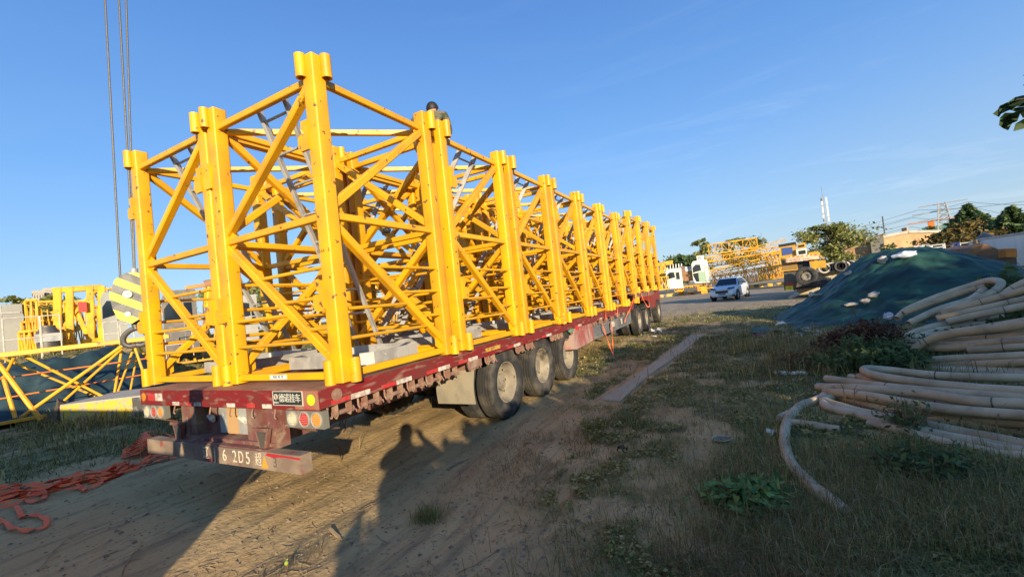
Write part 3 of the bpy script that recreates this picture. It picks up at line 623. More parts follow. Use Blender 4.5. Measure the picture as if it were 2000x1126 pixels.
for pts in ([(-10, 960), (10, 955), (32, 958), (30, 968), (8, 972), (-10, 985)], [(32, 985), (38, 1000), (44, 1008), (52, 1003), (75, 1006), (90, 1015), (88, 1028), (62, 1034), (28, 1034), (8, 1018), (-20, 1008)],
            [(150, 945), (165, 958), (160, 962), (196, 948), (205, 937)], [(45, 955), (70, 950), (88, 966), (72, 978), (40, 972)], [(258, 917), (285, 908), (318, 898), (352, 892), (385, 886)], [(200, 940), (250, 918), (300, 900), (330, 893)],
            [(262, 915), (285, 901), (306, 890), (318, 889), (312, 894), (286, 906)], [(276, 908), (290, 895), (302, 878), (306, 868)]):
    ribbon(mb, gsnap(smooth_path(pxpath(pts), 7), .03), .045, .003, .5)
tag(mb.build('tie_strap', M_strap, None), 'tangled orange webbing straps trailed along the dirt towards the trailer tail', 'strap')
mb = MB()
c0 = AZ(292, 868, .12); 
for i in range(11):
    pts = []
    for k in range(15):
        a = 2*math.pi*k/14; rr = .20+.02*math.sin(k*2+i)
        pts.append((c0.x+rr*math.cos(a)*1.25+.03*rng.uniform(-1, 1), c0.y+rr*math.sin(a)*.8+.05*(i-5)*.6, .05+.09+.085*math.sin(a+.4*i)+.006*i))
    ribbon(mb, pts, .04, .003, .4)
tag(mb.build('strap_bundle', M_strap, None), 'coiled bundle of orange strap lying by the left end of the bumper', 'strap')
# straps hanging along the trailer side
def side_strap(label, pts, wd=.05):
    mb = MB(); ribbon(mb, smooth_path(pts, 6), wd, .003, .25, (1, 0, 0)); return tag(mb.build('hanging_strap', M_strap, None), label, 'strap', 'straps hanging on the trailer side')
side_strap('orange strap looped almost to the ground below the grey side guard', [(.03, 7.95, .93), (.04, 8.08, .7), (.05, 8.3, .35), (.05, 8.52, .10), (.05, 8.6, .09), (.05, 8.66, .35), (.045, 8.76, .7), (.03, 8.85, .95)])
side_strap('thin orange strap running up the side of the fifth mast section', [(.03, 8.35, .98), (.05, 8.35, 1.3), (.06, 8.38, 2.2), (.06, 8.42, 3.0), (.05, 8.45, 3.9)], .03)
side_strap('orange strap running up between the sixth and seventh mast sections', [(.03, 9.5, .95), (.05, 9.7, 1.4), (.07, 9.85, 2.3), (.07, 9.9, 3.2), (.05, 9.95, 4.0)], .035)
side_strap('short orange strap slanting over the front of the grey side guard', [(.03, 10.3, .72), (.04, 10.6, .9), (.05, 11.2, 1.1), (.03, 11.9, 1.35)], .04)
side_strap('orange strap looping below the trailer neck beside the tractor wheels', [(.03, 13.2, 1.62), (.04, 13.3, 1.3), (.05, 13.9, .98), (.05, 14.2, .93), (.05, 14.4, 1.0), (.04, 14.6, 1.6)], .045)

# ------------------------------------------------------------------ people
def skin_mesh(name, joints, edges, mats, levels=2):
    me = bpy.data.meshes.new(name); me.from_pydata([j[0] for j in joints], edges, []); o = bpy.data.objects.new(name, me); col.objects.link(o)
    m = o.modifiers.new('s', 'SKIN'); m.use_smooth_shade = True; m.branch_smoothing = .4
    for i, j in enumerate(joints):
        r = j[1]; o.data.skin_vertices[0].data[i].radius = (r, r) if not isinstance(r, tuple) else r
        o.data.skin_vertices[0].data[i].use_root = (i == 0)
    s = o.modifiers.new('b', 'SUBSURF'); s.levels = levels; s.render_levels = levels
    bpy.context.view_layer.update()
    m2 = bpy.data.meshes.new_from_object(o.evaluated_get(bpy.context.evaluated_depsgraph_get())); bpy.data.objects.remove(o)
    m2.name = name; m2.materials.clear()
    for q in mats: m2.materials.append(q)
    m2.shade_smooth(); return m2
def person(label, loc, rz, pose, skinm, top, hairm, hand_m, trou, fat=1.0):
    "pose: dict of joints in local metres; +Y is where the person faces"
    J = pose; names = list(J); idx = {k: i for i, k in enumerate(names)}
    E = [('pelvis', 'waist'), ('waist', 'chest'), ('chest', 'neck'), ('neck', 'head'), ('head', 'crown')]
    for s in 'LR': E += [('chest', 'sh'+s), ('sh'+s, 'el'+s), ('el'+s, 'wr'+s), ('wr'+s, 'ha'+s), ('pelvis', 'hip'+s), ('hip'+s, 'kn'+s), ('kn'+s, 'an'+s), ('an'+s, 'toe'+s)]
    rad = dict(pelvis=(.155, .12), waist=(.145, .115), chest=(.17, .125), neck=.062, head=(.082, .095), crown=(.07, .08))
    for s in 'LR': rad.update({'sh'+s: .078, 'el'+s: .05, 'wr'+s: .034, 'ha'+s: (.042, .022), 'hip'+s: .10, 'kn'+s: .068, 'an'+s: .045, 'toe'+s: .04})
    for k_ in ('pelvis', 'waist', 'chest', 'shL', 'shR', 'elL', 'elR', 'hipL', 'hipR', 'knL', 'knR'): rad[k_] = tuple(q*fat for q in rad[k_]) if isinstance(rad[k_], tuple) else rad[k_]*fat
    root = thing('person', label, 'person', loc, rz)
    me = skin_mesh('body', [(J[n], rad[n]) for n in names], [(idx[a], idx[b]) for a, b in E], [skinm, top, trou, hand_m])
    # paint clothing by nearest bone
    P = {n: Vector(J[n]) for n in names}
    def dseg(p, a, b): ab = b-a; t = max(0, min(1, (p-a).dot(ab)/max(ab.length_squared, 1e-9))); return (p-(a+ab*t)).length
    segs = [('neck', 'head', 0), ('head', 'crown', 0), ('waist', 'chest', 1), ('pelvis', 'waist', 1)]
    for s in 'LR': segs += [('chest', 'sh'+s, 1), ('sh'+s, 'el'+s, 1), ('el'+s, 'wr'+s, 1), ('wr'+s, 'ha'+s, 3), ('hip'+s, 'kn'+s, 2), ('pelvis', 'hip'+s, 2), ('kn'+s, 'an'+s, 2), ('an'+s, 'toe'+s, 2)]
    mi = []
    for pl_ in me.polygons:
        c = pl_.center; mi.append(min(segs, key=lambda q: dseg(c, P[q[0]], P[q[1]]))[2])
    me.polygons.foreach_set('material_index', mi)
    child('body', me, root)
    # hair cap, ears, nose
    h = P['head']; up = (P['crown']-h).normalized(); c = h+up*.055; fw = Vector((0, 1, 0)); fw = (fw-up*fw.dot(up)).normalized(); sd_ = fw.cross(up)
    M = Matrix.Translation(c) @ Matrix((sd_, fw, up)).transposed().to_4x4()
    hb = MB(); hb.ball((0, -.012, .022), .105, 18, (.88, 1.0, .98)); hb.v = [tuple(M @ Vector(v)) for v in hb.v if True]
    keep = []
    for f in hb.f:
        q = sum((Vector(hb.v[i]) for i in f), Vector())/len(f); lq = M.inverted() @ q
        if lq.z > -.045-.10*max(-lq.y, -.02) and not (lq.y > .045 and lq.z < .055): keep.append(f)
    hb.f = keep; hb.m = [0]*len(keep); hb.build('hair', hairm, root, True, None)
    eb = MB()
    for s in (-1, 1): eb.ball(tuple(M @ Vector((s*.085, -.005, -.02))), .026, 8, (.45, .7, 1))
    eb.ball(tuple(M @ Vector((0, .10, -.02))), .016, 6, (.8, 1, 1.4)); eb.build('ear', skinm, root)
    for s in (-1, 1): eb = MB(); eb.ball(tuple(M @ Vector((s*.033, .088, .01))), .011, 8); eb.build('eye', M_black, root)
    # fingers
    for s in 'LR':
        wv, hv = P['wr'+s], P['ha'+s]; d = (hv-wv).normalized(); sidev = d.cross(Vector((0, 0, 1)));
        sidev = sidev.normalized() if sidev.length > .1 else Vector((1, 0, 0)); nv = d.cross(sidev)
        for k in range(4):
            b0 = hv+sidev*((k-1.5)*.02)+d*.005; ln = (.066, .075, .07, .055)[k]
            pts = [b0, b0+d*ln*.5+nv*.004, b0+d*ln*.8+nv*.022, b0+d*ln*.85+nv*.045]
            fb = MB(); fb.tube(pts, .0095, 7, True, [.0105, .01, .009, .0075]); fb.build('finger', hand_m, root)
        b0 = wv+(hv-wv)*.45+sidev*.035; fb = MB(); fb.tube([b0, b0+d*.03+sidev*.02, b0+d*.06+sidev*.022+nv*.015], .011, 7); fb.build('thumb', hand_m, root)
    return root
# worker on top of the load, seen from behind, bending forward
ph = AT(840, 211, 6.2)
base = Vector((ph.x-.02, ph.y+.0, ph.z-1.52))
pose = dict(pelvis=(0, -.12, .92), waist=(0, -.06, 1.10), chest=(0, .04, 1.36), neck=(.0, .10, 1.46), head=(.01, .18, 1.52), crown=(.01, .21, 1.635),
            shL=(-.235, .04, 1.41), elL=(-.34, .18, 1.16), wrL=(-.28, .36, .98), haL=(-.26, .42, .92), shR=(.215, .04, 1.41), elR=(.24, .10, 1.27), wrR=(.235, .05, 1.25), haR=(.24, .0, 1.23),
            hipL=(-.10, -.10, .86), knL=(-.13, .12, .50), anL=(-.14, -.02, .10), toeL=(-.15, .12, .04), hipR=(.10, -.10, .86), knR=(.14, .14, .50), anR=(.14, 0, .10), toeR=(.15, .13, .04))
pose.update(elR=(.33, .02, 1.22), wrR=(.30, -.02, 1.20), haR=(.285, -.10, 1.235))
_h = AT(871, 262, 6.0)-base
_h.rotate(Matrix.Rotation(-R(24), 3, 'Z'))
pose.update(elR=(.25, .08, 1.15), wrR=(_h.x-.03, _h.y+.06, _h.z+.03), haR=(_h.x, _h.y, _h.z-.03))
person('worker in camouflage jacket bending over the top of the second mast section', base, R(24), pose, M_skin, M_camo, M_hair, M_glove, M_trou)
# the photographer, whose shadow falls across the dirt
pz = gz(CAM.x, CAM.y)
pose = dict(pelvis=(0, 0, .95), waist=(0, 0, 1.12), chest=(0, .0, 1.36), neck=(0, .01, 1.54), head=(0, .02, 1.62), crown=(0, .02, 1.75),
            shL=(-.19, .0, 1.45), elL=(-.33, .16, 1.30), wrL=(-.13, .27, 1.50), haL=(-.10, .30, 1.56), shR=(.19, .0, 1.45), elR=(.38, .13, 1.33), wrR=(.14, .27, 1.52), haR=(.10, .30, 1.58),
            hipL=(-.10, 0, .90), knL=(-.13, .02, .50), anL=(-.15, -.02, .10), toeL=(-.17, .13, .04), hipR=(.10, 0, .90), knR=(.13, .02, .50), anR=(.15, -.02, .10), toeR=(.17, .13, .04))
vd = Vector((_f.x, _f.y, 0)).normalized()
person('person standing and holding up both hands to take a photo', (CAM.x-vd.x*.40, CAM.y-vd.y*.40, pz), R(27.7), pose, M_skin, M_trou, M_hair, M_skin, M_trou, 1.22)

text_mesh('stamped_number', 'E164   8', .045, MAT('stamp_ink', (.10, .05, .02), .8), pA, face((hc-.01, -hc-PW/2-.0008, 1.13)), extrude=.0004)

# ------------------------------------------------------------------ trees and plants
def leaf_mat(name, c1, c2, c3=None):
    m, n, l, b = node_mat(name); b.inputs['Roughness'].default_value = .6; b.inputs['Specular IOR Level'].default_value = .25
    a = n.new('ShaderNodeAttribute'); a.attribute_name = 'tint'; r = n.new('ShaderNodeValToRGB'); r.color_ramp.elements[0].color = (*c1, 1); r.color_ramp.elements[1].color = (*c2, 1)
    if c3: e = r.color_ramp.elements.new(.93); e.color = (*c3, 1)
    l.new(a.outputs['Fac'], r.inputs[0]); l.new(r.outputs[0], b.inputs['Base Color'])
    tr_ = n.new('ShaderNodeBsdfTranslucent'); l.new(r.outputs[0], tr_.inputs[0]); ms = n.new('ShaderNodeMixShader'); ms.inputs[0].default_value = .3
    l.new(b.outputs[0], ms.inputs[1]); l.new(tr_.outputs[0], ms.inputs[2]); l.new(ms.outputs[0], n['Material Output'].inputs[0]); return m
M_leaf = leaf_mat('green_foliage', (.12, .17, .045), (.28, .31, .09), (.36, .33, .11))
M_leafd = leaf_mat('dark_foliage', (.06, .10, .04), (.15, .21, .075))
M_leafy = leaf_mat('olive_foliage', (.06, .07, .02), (.19, .17, .05), (.24, .16, .05))
M_leafr = leaf_mat('purple_foliage', (.08, .02, .028), (.18, .05, .06), (.16, .11, .05))
M_grass = leaf_mat('grass_blades', (.07, .115, .014), (.215, .245, .04), (.55, .44, .19))
M_dry = leaf_mat('dry_grass', (.26, .20, .075), (.55, .43, .20), (.18, .10, .05))
M_ivy = leaf_mat('broad_leaves', (.05, .14, .035), (.15, .31, .09), (.28, .42, .12))
def leaf_obj(name, P, size, mat, parent=None, flat=0.0, asp=1.8, tint=None, axis=None):
    "P: (n,3) leaf centres; each leaf is a folded rhombus of two triangles"
    n = len(P); size = np.broadcast_to(size, (n,))
    a = nr.normal(size=(n, 3)); 
    if axis is not None: a = a*.5+axis
    a[:, 2] *= (1-flat); a /= np.linalg.norm(a, axis=1)[:, None]+1e-9
    b = nr.normal(size=(n, 3)); b[:, 2] *= (1-flat); b -= a*(a*b).sum(1)[:, None]; b /= np.linalg.norm(b, axis=1)[:, None]+1e-9
    c = np.cross(a, b); s = size[:, None]
    v = np.stack([P-a*s*.5*asp, P+b*s*.5+c*s*.12, P+a*s*.5*asp, P-b*s*.5+c*s*.12], 1).reshape(-1, 3)
    i = np.arange(n)[:, None]*4; f = np.concatenate([i+[0, 1, 2], i+[0, 2, 3]], 1).reshape(-1, 3)
    me = bpy.data.meshes.new(name); me.vertices.add(len(v)); me.vertices.foreach_set('co', v.ravel().astype(np.float32))
    me.loops.add(f.size); me.loops.foreach_set('vertex_index', f.ravel().astype(np.int32)); me.polygons.add(len(f)); me.polygons.foreach_set('loop_start', (np.arange(len(f))*3).astype(np.int32))
    me.update(); me.validate()
    t = nr.random(n) if tint is None else tint; at = me.attributes.new('tint', 'FLOAT', 'POINT'); at.data.foreach_set('value', np.repeat(t, 4).astype(np.float32))
    me.materials.append(mat); o = bpy.data.objects.new(name, me); col.objects.link(o)
    if parent is not None: o.parent = parent
    return o
def grow(base, h, spread, nb, lean=0.0, r0=.12, low=.35, up=.6, twigs=4):
    "trunk and limbs; returns the mesh builder and the twig tips"
    mb = MB(); tips = []; top = Vector((base[0]+lean*h, base[1], base[2]+h*.86)); B = Vector(base)
    k = 7; pts = [B.lerp(top, i/k)+Vector((rng.uniform(-1, 1), rng.uniform(-1, 1), 0))*(.02*h*(i > 0)) for i in range(k+1)]
    mb.tube(pts, r0, 8, True, [r0*(1-.8*i/k)+.01 for i in range(k+1)])
    for i in range(nb):
        t = low+(1-low)*(i+.5)/nb; q = B.lerp(top, t); a = rng.uniform(0, 6.28)+i*2.4; ln = spread*(1.05-.55*abs(t-.6)/.5)*rng.uniform(.7, 1.1)
        e = q+Vector((math.cos(a)*ln, math.sin(a)*ln, ln*up*rng.uniform(.5, 1.1))); m_ = q.lerp(e, .5)+Vector((0, 0, -.06*ln))
        r = r0*.42*(1.1-t); mb.tube([q, m_, e], r, 5, True, [r, r*.7, r*.25])
        for j in range(twigs):
            u = rng.uniform(.35, 1); p = q.lerp(e, u); b2 = a+rng.uniform(-1.2, 1.2); l2 = ln*rng.uniform(.2, .45)
            e2 = p+Vector((math.cos(b2)*l2, math.sin(b2)*l2, l2*rng.uniform(-.1, .8))); mb.tube([p, e2], r*.35, 4, False, [r*.35, r*.12]); tips.append((e2, l2)); tips.append((p, l2*.7))
        tips.append((e, ln*.3))
    tips.append((top, spread*.3)); return mb, tips
def broad_tree(name, label, base, h, spread, mat, n=2600, leaf=.16, nb=13, group=None, low=.3, flat=.35, clump=.5, r0=None, up=.6, cat='tree'):
    root = thing(name, label, cat, base, 0, group); mb, tips = grow((0, 0, 0), h, spread, nb, 0, r0 or h*.022, low, up)
    mb.build('trunk', M_bark, root)
    T = np.array([t[0] for t in tips]); W = np.array([max(.15, t[1]) for t in tips]); ct = nr.random(len(T))
    k = nr.integers(0, len(T), n); d = nr.normal(size=(n, 3)); d[:, 2] *= .55
    P = T[k]+d*(W[k]*clump)[:, None]; P = P[P[:, 2] > .12*h]; k = k[:len(P)]
    leaf_obj('crown', P, leaf*nr.uniform(.6, 1.3, len(P)), mat, root, flat, tint=np.clip(.5*ct[k]+.5*nr.random(len(P)), 0, 1)); return root
def conifer(label, base, h, spread, n=5200):
    root = thing('conifer', label, 'tree', base); MB().tube([(0, 0, 0), (0, 0, h)], .15, 8, True, [.02*h, .01]).build('trunk', M_bark, root)
    P = []; A = []
    for i in range(n):
        t = rng.random()**.8; z = h*(.10+.9*t); tier = math.floor(t*16); a = (tier*1.9+rng.choice([0, 1, 2, 3, 4, 5])*1.047)+rng.gauss(0, .16); rmax = spread*(1-t)**.85*(.8+.35*math.sin(tier*2.7)**2)
        r = rmax*math.sqrt(rng.random()); z2 = h*(.10+.9*(tier+.5)/16)+r*.05+rng.gauss(0, .09)-r*.12; P.append((r*math.cos(a), r*math.sin(a), max(z2, .2))); A.append((math.cos(a), math.sin(a), .1))
    leaf_obj('crown', np.array(P), .20*nr.uniform(.6, 1.3, n), M_leafd, root, .2, 1.9, axis=np.array(A)*1.2); return root
def at_ground(px, py, D, dz=0): p = AT(px, py, D); return Vector((p.x, p.y, gz(p.x, p.y)+dz))
def topz(px, py, D): return AT(px, py, D).z
def tree_at(px, pytop, D): b = at_ground(px, pytop, D); return b, topz(px, pytop, D)-b.z
TG = 'trees behind the yard'
b, h = tree_at(1362, 456, 82); broad_tree('slender_tree', 'slender tree with two separate tiers of leaves behind the white crane cab', b, h, 2.0, M_leaf, 2600, .30, 14, TG, .35, .5, .45, up=.3)
b, h = tree_at(1443, 456, 84); broad_tree('flat_topped_tree', 'flat-topped tree with spreading layers above the stacked yellow booms', b, h, 3.6, M_leaf, 4200, .28, 18, TG, .42, .6, .42, up=.22)
b, h = tree_at(1338, 495, 78); broad_tree('bushy_tree', 'dark bushy tree just left of the taller crane cab', b, h, 3.0, M_leafd, 5200, .32, 14, TG, .2, .3, .55)
b, h = tree_at(1296, 506, 90); broad_tree('bushy_tree', 'small dark tree rising beyond the trailer front', b, h, 2.2, M_leafd, 1200, .34, 10, TG, .3, .3, .5)
b, h = tree_at(1612, 428, 52); broad_tree('spreading_tree', 'large spreading light-green tree right of the yellow recovery truck', b, h, 2.2, M_leaf, 13000, .17, 34, TG, .16, .5, .62, up=.30)
b, h = tree_at(1697, 492, 30); broad_tree('sapling', 'sapling standing in front of the left brick wall', b, h, .9, M_leaf, 700, .12, 8, TG)
b, h = tree_at(1757, 472, 34); broad_tree('sapling', 'small sapling in front of the gabled brick building', b, h, .9, M_leaf, 600, .12, 8, TG)
b, h = tree_at(1862, 443, 46); broad_tree('olive_tree', 'olive-brown bushy tree in front of the conifer, right of the brick building', b, h, 1.7, M_leafy, 5200, .19, 16, TG, .2, .3, .6)
b, h = tree_at(1915, 455, 47); broad_tree('olive_tree', 'olive-brown bushy tree right of the taller conifer', b, h, 1.6, M_leafy, 3000, .19, 12, TG, .2, .3, .6)
b, h = tree_at(1889, 400, 52); conifer('tall pointed conifer right of the power pylon', b, h, 3.6)
b, h = tree_at(1974, 405, 50); conifer('dark conifer at the right edge above the white van', b, h, 3.5)
b, h = tree_at(1814, 436, 90); broad_tree('bushy_tree', 'small bushy tree on the roofline left of the green netted scaffolding', b, h, 1.3, M_leafy, 900, .3, 9, TG)
for px, py, D, s_ in ((50, 574, 60, 2.2), (118, 579, 62, 2.0), (395, 565, 60, 2.0), (495, 552, 62, 2.3), (520, 553, 70, 2.0)):
    b, h = tree_at(px, py, D); broad_tree('leafy_tree', {50: 'tree at the far left beyond the grey container', 118: 'tree between the far apartment blocks and the yellow gantry', 395: 'tree seen behind the dark crane cab', 495: 'tree seen through the second mast section from the left', 520: 'tree seen through the rear mast bracing further right'}[px], b, h, s_, M_leaf, 1200, .26, 10, 'trees beyond the left yard')
# trees behind the viewer that shade the right of the scene
ud = Vector((math.sin(R(SUN_AZ)), math.cos(R(SUN_AZ)), 0)); vd2 = Vector((-ud.y, ud.x, 0))
if vd2.x < 0: vd2 = -vd2
def uv(u, v): return Vector((-ud.x*u+vd2.x*v, -ud.y*u+vd2.y*v, 0))    # u along the shadow, v to its right
for i, (u, v, h, s_, n) in enumerate([(-13, 5.2, 5.0, 1.3, 2600), (-15, 7.6, 5.8, 1.9, 3600), (-14, 10.6, 6.2, 2.2, 3600), (-15.5, 12.6, 6.6, 2.4, 3600), (-14, 16, 6.5, 2.4, 3200), (-15, 19.8, 6.9, 2.6, 3200), (-14.5, 24, 6.6, 2.6, 3000), (-15, 28.5, 6.9, 2.8, 3000), (-15, 34, 6.9, 2.8, 3000)]):
    p = uv(u, v); broad_tree('roadside_tree', 'leafy roadside tree behind the viewer casting shade over the track', (p.x, p.y, 0), h, s_, M_leaf, n, .26, 14, 'shade trees behind the viewer', .16, .3, .75)
# unseen hedge and wall, added behind the viewer to cast shade
p0, p1 = uv(-7.5, .55), uv(-7.5, 38)
hp = nr.random((34000, 1))**1.6; hh = nr.random((34000, 1))**.8
P = np.array(p0)[None]*(1-hp)+np.array(p1)[None]*hp+nr.normal(size=(34000, 3))*[.20, .20, 0]; vv_ = hp[:, 0]*38; P[:, 2] = hh[:, 0]*np.where(vv_ < .8, 1.8+.5*vv_, np.minimum(2.3+.3*(vv_-.8), 2.45+.40*np.sin(vv_*.9)+.3*np.sin(vv_*2.3))-.25*(nr.random(34000) < .5))
tag(leaf_obj('hedge', P, .17*nr.uniform(.7, 1.3, len(P)), M_leafd), 'unseen leafy hedge added behind the viewer to shade the right of the track', 'hedge')
a_, b_ = uv(-4.6, -1.22), uv(1.6, -10.5); c_ = uv(14, -26)
mb = MB()
a2_ = a_.lerp(b_, .17)
for (p, q, h0, h1) in ((a_, a2_, 1.9, 1.95), (a2_, b_, 2.5, 2.66), (b_, c_, 2.66, 2.6)):
    t = (q-p).normalized(); nn = Vector((-t.y, t.x, 0))*.12
    mb.add([p-nn, q-nn, q+nn, p+nn, p-nn+Vector((0, 0, h0)), q-nn+Vector((0, 0, h1)), q+nn+Vector((0, 0, h1)), p+nn+Vector((0, 0, h0))], [(3, 2, 1, 0), (4, 5, 6, 7), (0, 1, 5, 4), (1, 2, 6, 5), (2, 3, 7, 6), (3, 0, 4, 7)])
tag(mb.build('shade_wall', M_conc, None, False), 'unseen concrete wall added behind the viewer to shade the left', 'wall')

# branch of big leaves hanging in at the top right
root = thing('overhanging_branch', 'dark leafy branch hanging into the sky at the upper right edge', 'branch', AT(2120, 150, 2.6))
o0 = Vector(root.location); mb = MB(); mb.tube([Vector(AT(q[0], q[1], 2.6))-o0 for q in ((2250, 60), (2120, 150), (2040, 190), (1985, 195))], .012, 6, True, [.02, .012, .007, .003]); mb.build('twig', M_bark, root)
def big_leaf(px, outline, D, dip):
    P = [AT(px[0]+x, px[1]+y, D+.05*((x*.7+y) % 17)/17+dip*y*.002)-o0 for x, y in outline]; c = sum(P, Vector())/len(P)+Vector((.0, .02, .015)); m_ = MB(); n = len(P); th = Vector((0, 0, .0015))
    m_.add([c]+P+[c-th]+[p-th for p in P], [(0, 1+i, 1+(i+1) % n) for i in range(n)]+[(n+1, n+2+(i+1) % n, n+2+i) for i in range(n)]+[(1+i, n+2+i, n+2+(i+1) % n, 1+(i+1) % n) for i in range(n)]); return m_.build('leaf', M_leafd, root)
big_leaf((1939, 222), [(0, 0), (10, -8), (14, -16), (28, -22), (44, -26), (60, -30), (62, -22), (46, -14), (36, -9), (26, -5), (16, 0), (12, 6)], 2.6, 0)
big_leaf((1951, 244), [(0, 0), (2, -14), (12, -24), (28, -24), (44, -30), (38, -14), (36, -8), (26, -4), (18, 10), (8, 6)], 2.6, .5)
big_leaf((1968, 200), [(0, 0), (14, -10), (30, -14), (42, -12), (40, 6), (24, 8), (8, 8)], 2.62, 0)
big_leaf((1979, 256), [(0, 0), (4, -14), (20, -24), (40, -30), (44, -2), (22, -6)], 2.6, .3)
big_leaf((1972, 214), [(0, 0), (12, -4), (30, -6), (44, 4), (26, 16), (20, 6)], 2.65, .3)
big_leaf((1998, 147), [(0, 0), (14, -10), (26, 0), (12, 6)], 2.6, .3); big_leaf((1996, 166), [(2, 0), (14, -6), (26, 2), (12, 10)], 2.6, .3)

# ------------------------------------------------------------------ grass and weeds (uncountable)
def blades(name, X, Y, hgt, wid, mat, bend=.5, tint=None, zoff=0, kind='stuff', hfun=None):
    n = len(X); Z = (ground_h(X, Y) if hfun is None else hfun(X, Y))+zoff-.01; a = nr.random(n)*2*np.pi; hgt = np.broadcast_to(hgt, n)*nr.uniform(.5, 1.3, n); wd = np.broadcast_to(wid, n)*nr.uniform(.6, 1.3, n)
    ca, sa = np.cos(a), np.sin(a); bl = hgt*bend*nr.random(n)*1.6; b2 = a+nr.normal(size=n)*.6
    bx, by = np.cos(b2+1.57)*bl, np.sin(b2+1.57)*bl
    base = np.stack([X, Y, Z], 1); side = np.stack([ca*wd/2, sa*wd/2, 0*a], 1); mid = base+np.stack([bx*.3, by*.3, hgt*.62], 1); tip = base+np.stack([bx, by, hgt*np.clip(1-.35*bl/hgt, .3, 1)], 1)
    v = np.stack([base-side, base+side, mid+side*.7, mid-side*.7, tip], 1).reshape(-1, 3)
    i = np.arange(n)[:, None]*5; f = np.concatenate([i+[0, 1, 2], i+[0, 2, 3], i+[3, 2, 4]], 1).reshape(-1, 3)
    me = bpy.data.meshes.new(name); me.vertices.add(len(v)); me.vertices.foreach_set('co', v.ravel().astype(np.float32)); me.loops.add(f.size); me.loops.foreach_set('vertex_index', f.ravel().astype(np.int32))
    me.polygons.add(len(f)); me.polygons.foreach_set('loop_start', (np.arange(len(f))*3).astype(np.int32)); me.update(); me.validate()
    t = nr.random(n) if tint is None else tint; at = me.attributes.new('tint', 'FLOAT', 'POINT'); at.data.foreach_set('value', np.repeat(t, 5).astype(np.float32))
    me.materials.append(mat); o = bpy.data.objects.new(name, me); col.objects.link(o)
    if kind: tag(o, kind=kind)
    return o
def scatter(n, rmin, rmax, dens=grass_d, azr=(-1.75, .75), pw=1.0):
    r = np.exp(nr.uniform(np.log(rmin), np.log(rmax), n)) if pw == 1 else rmin+(rmax-rmin)*nr.random(n); a = nr.uniform(azr[0]+YAW+.48, azr[1], n)
    X = CAM.x+r*np.sin(a); Y = CAM.y+r*np.cos(a); k = nr.random(n) < dens(X, Y)**1.3; return X[k], Y[k]
X, Y = scatter(520000, 1.7, 30)
tn = np.clip(.25+.9*(fbm(X, Y, .7, 3, 40)-.35)+nr.normal(size=len(X))*.22, 0, 1)
dist = np.hypot(X-CAM.x, Y-CAM.y)
tag(blades('grass', X, Y, .035+.11*fbm(X, Y, 1.1, 3, 41)**2+.0012*dist, .0035+.0009*dist, M_grass, 1.7, tn), 'short mixed green and straw-coloured grass spreading over the verge', 'grass')
# taller weeds near the pipes, front right and left verge
def weeds(n, cx, cy, sx, sy, h, w_, mat, nm, lab, cat, bend=.8, kind='stuff'):
    X = cx+nr.normal(size=n)*sx; Y = cy+nr.normal(size=n)*sy; k = fbm(X, Y, 1.3, 3, 60) > .44; return tag(blades(nm, X[k], Y[k], h, w_, mat, bend, kind=kind), lab, cat)
weeds(26000, 4.2, 1.3, .85, 1.3, .17, .005, M_grass, 'tall_grass', 'taller dark grass in the front right corner below the pipes', 'grass')
weeds(4200, 3.8, .7, .8, .9, .26, .0042, M_dry, 'dry_weeds', 'straw-coloured weed stems standing in the front right corner', 'weeds', 1.3)
weeds(2600, 2.8, .15, .5, .35, .17, .004, M_dry, 'dry_weeds', 'dry tangled stems at the bottom edge right of centre', 'weeds', 1.4)
weeds(7000, 4.3, 8.2, 1.0, 1.6, .30, .010, M_grass, 'tall_grass', 'tall dull grass between the pipes and the netted mound', 'grass')
weeds(2200, 4.2, 8.0, 1.1, 1.8, .34, .010, M_dry, 'dry_weeds', 'straw-coloured weeds between the pipes and the netted mound', 'weeds', .8)
weeds(9000, -11.5, 2.2, 3.0, 1.1, .24, .016, M_grass, 'tall_grass', 'rough grass along the foot of the left lattice boom', 'grass')
weeds(4500, -11.5, 2.6, 3.2, .9, .34, .016, M_dry, 'dry_weeds', 'sunlit dry weeds along the painted concrete kerb at the left', 'weeds', .8)
weeds(700, .62, -.38, .45, .14, .10, .0035, M_dry, 'dry_weeds', 'dry tangled grass at the bottom edge left of centre', 'weeds', 1.6)
weeds(700, -.2, .2, .5, .5, .035, .003, M_dry, 'dry_weeds', 'thin scattered dry stems on the sunlit dirt', 'weeds', 1.8)
weeds(3500, 1.0, 2.1, .4, .6, .07, .0035, M_dry, 'dry_weeds', 'patch of low brown weeds right of the photographer shadow', 'weeds', 1.5)
g0 = AZ(835, 1005, 0); X = g0.x+nr.normal(size=420)*.075; Y = g0.y+nr.normal(size=420)*.06
tag(blades('grass_tuft', X, Y, .11, .004, M_grass, 1.0, nr.random(420)*.6, kind=None), 'single tuft of green grass on the bare dirt in the photographer shadow', 'grass tuft')
# low broad-leaved weeds in patches
r_ = np.exp(nr.uniform(np.log(2.2), np.log(14), 60000)); a_w = nr.uniform(-.55, .72, 60000); X = CAM.x+r_*np.sin(a_w); Y = CAM.y+r_*np.cos(a_w)
k = (fbm(X, Y, 2.4, 3, 90) > .57) & (grass_d(X, Y) > .35); X, Y, r_ = X[k], Y[k], r_[k]
P = np.stack([X, Y, ground_h(X, Y)+.012+nr.random(len(X))*.05], 1)
tag(leaf_obj('ground_weeds', P, (.016+.0022*r_)*nr.uniform(.6, 1.4, len(X)), M_grass, None, .6, 1.5), 'patches of low broad-leaved weeds among the grass', 'weeds', kind='stuff')
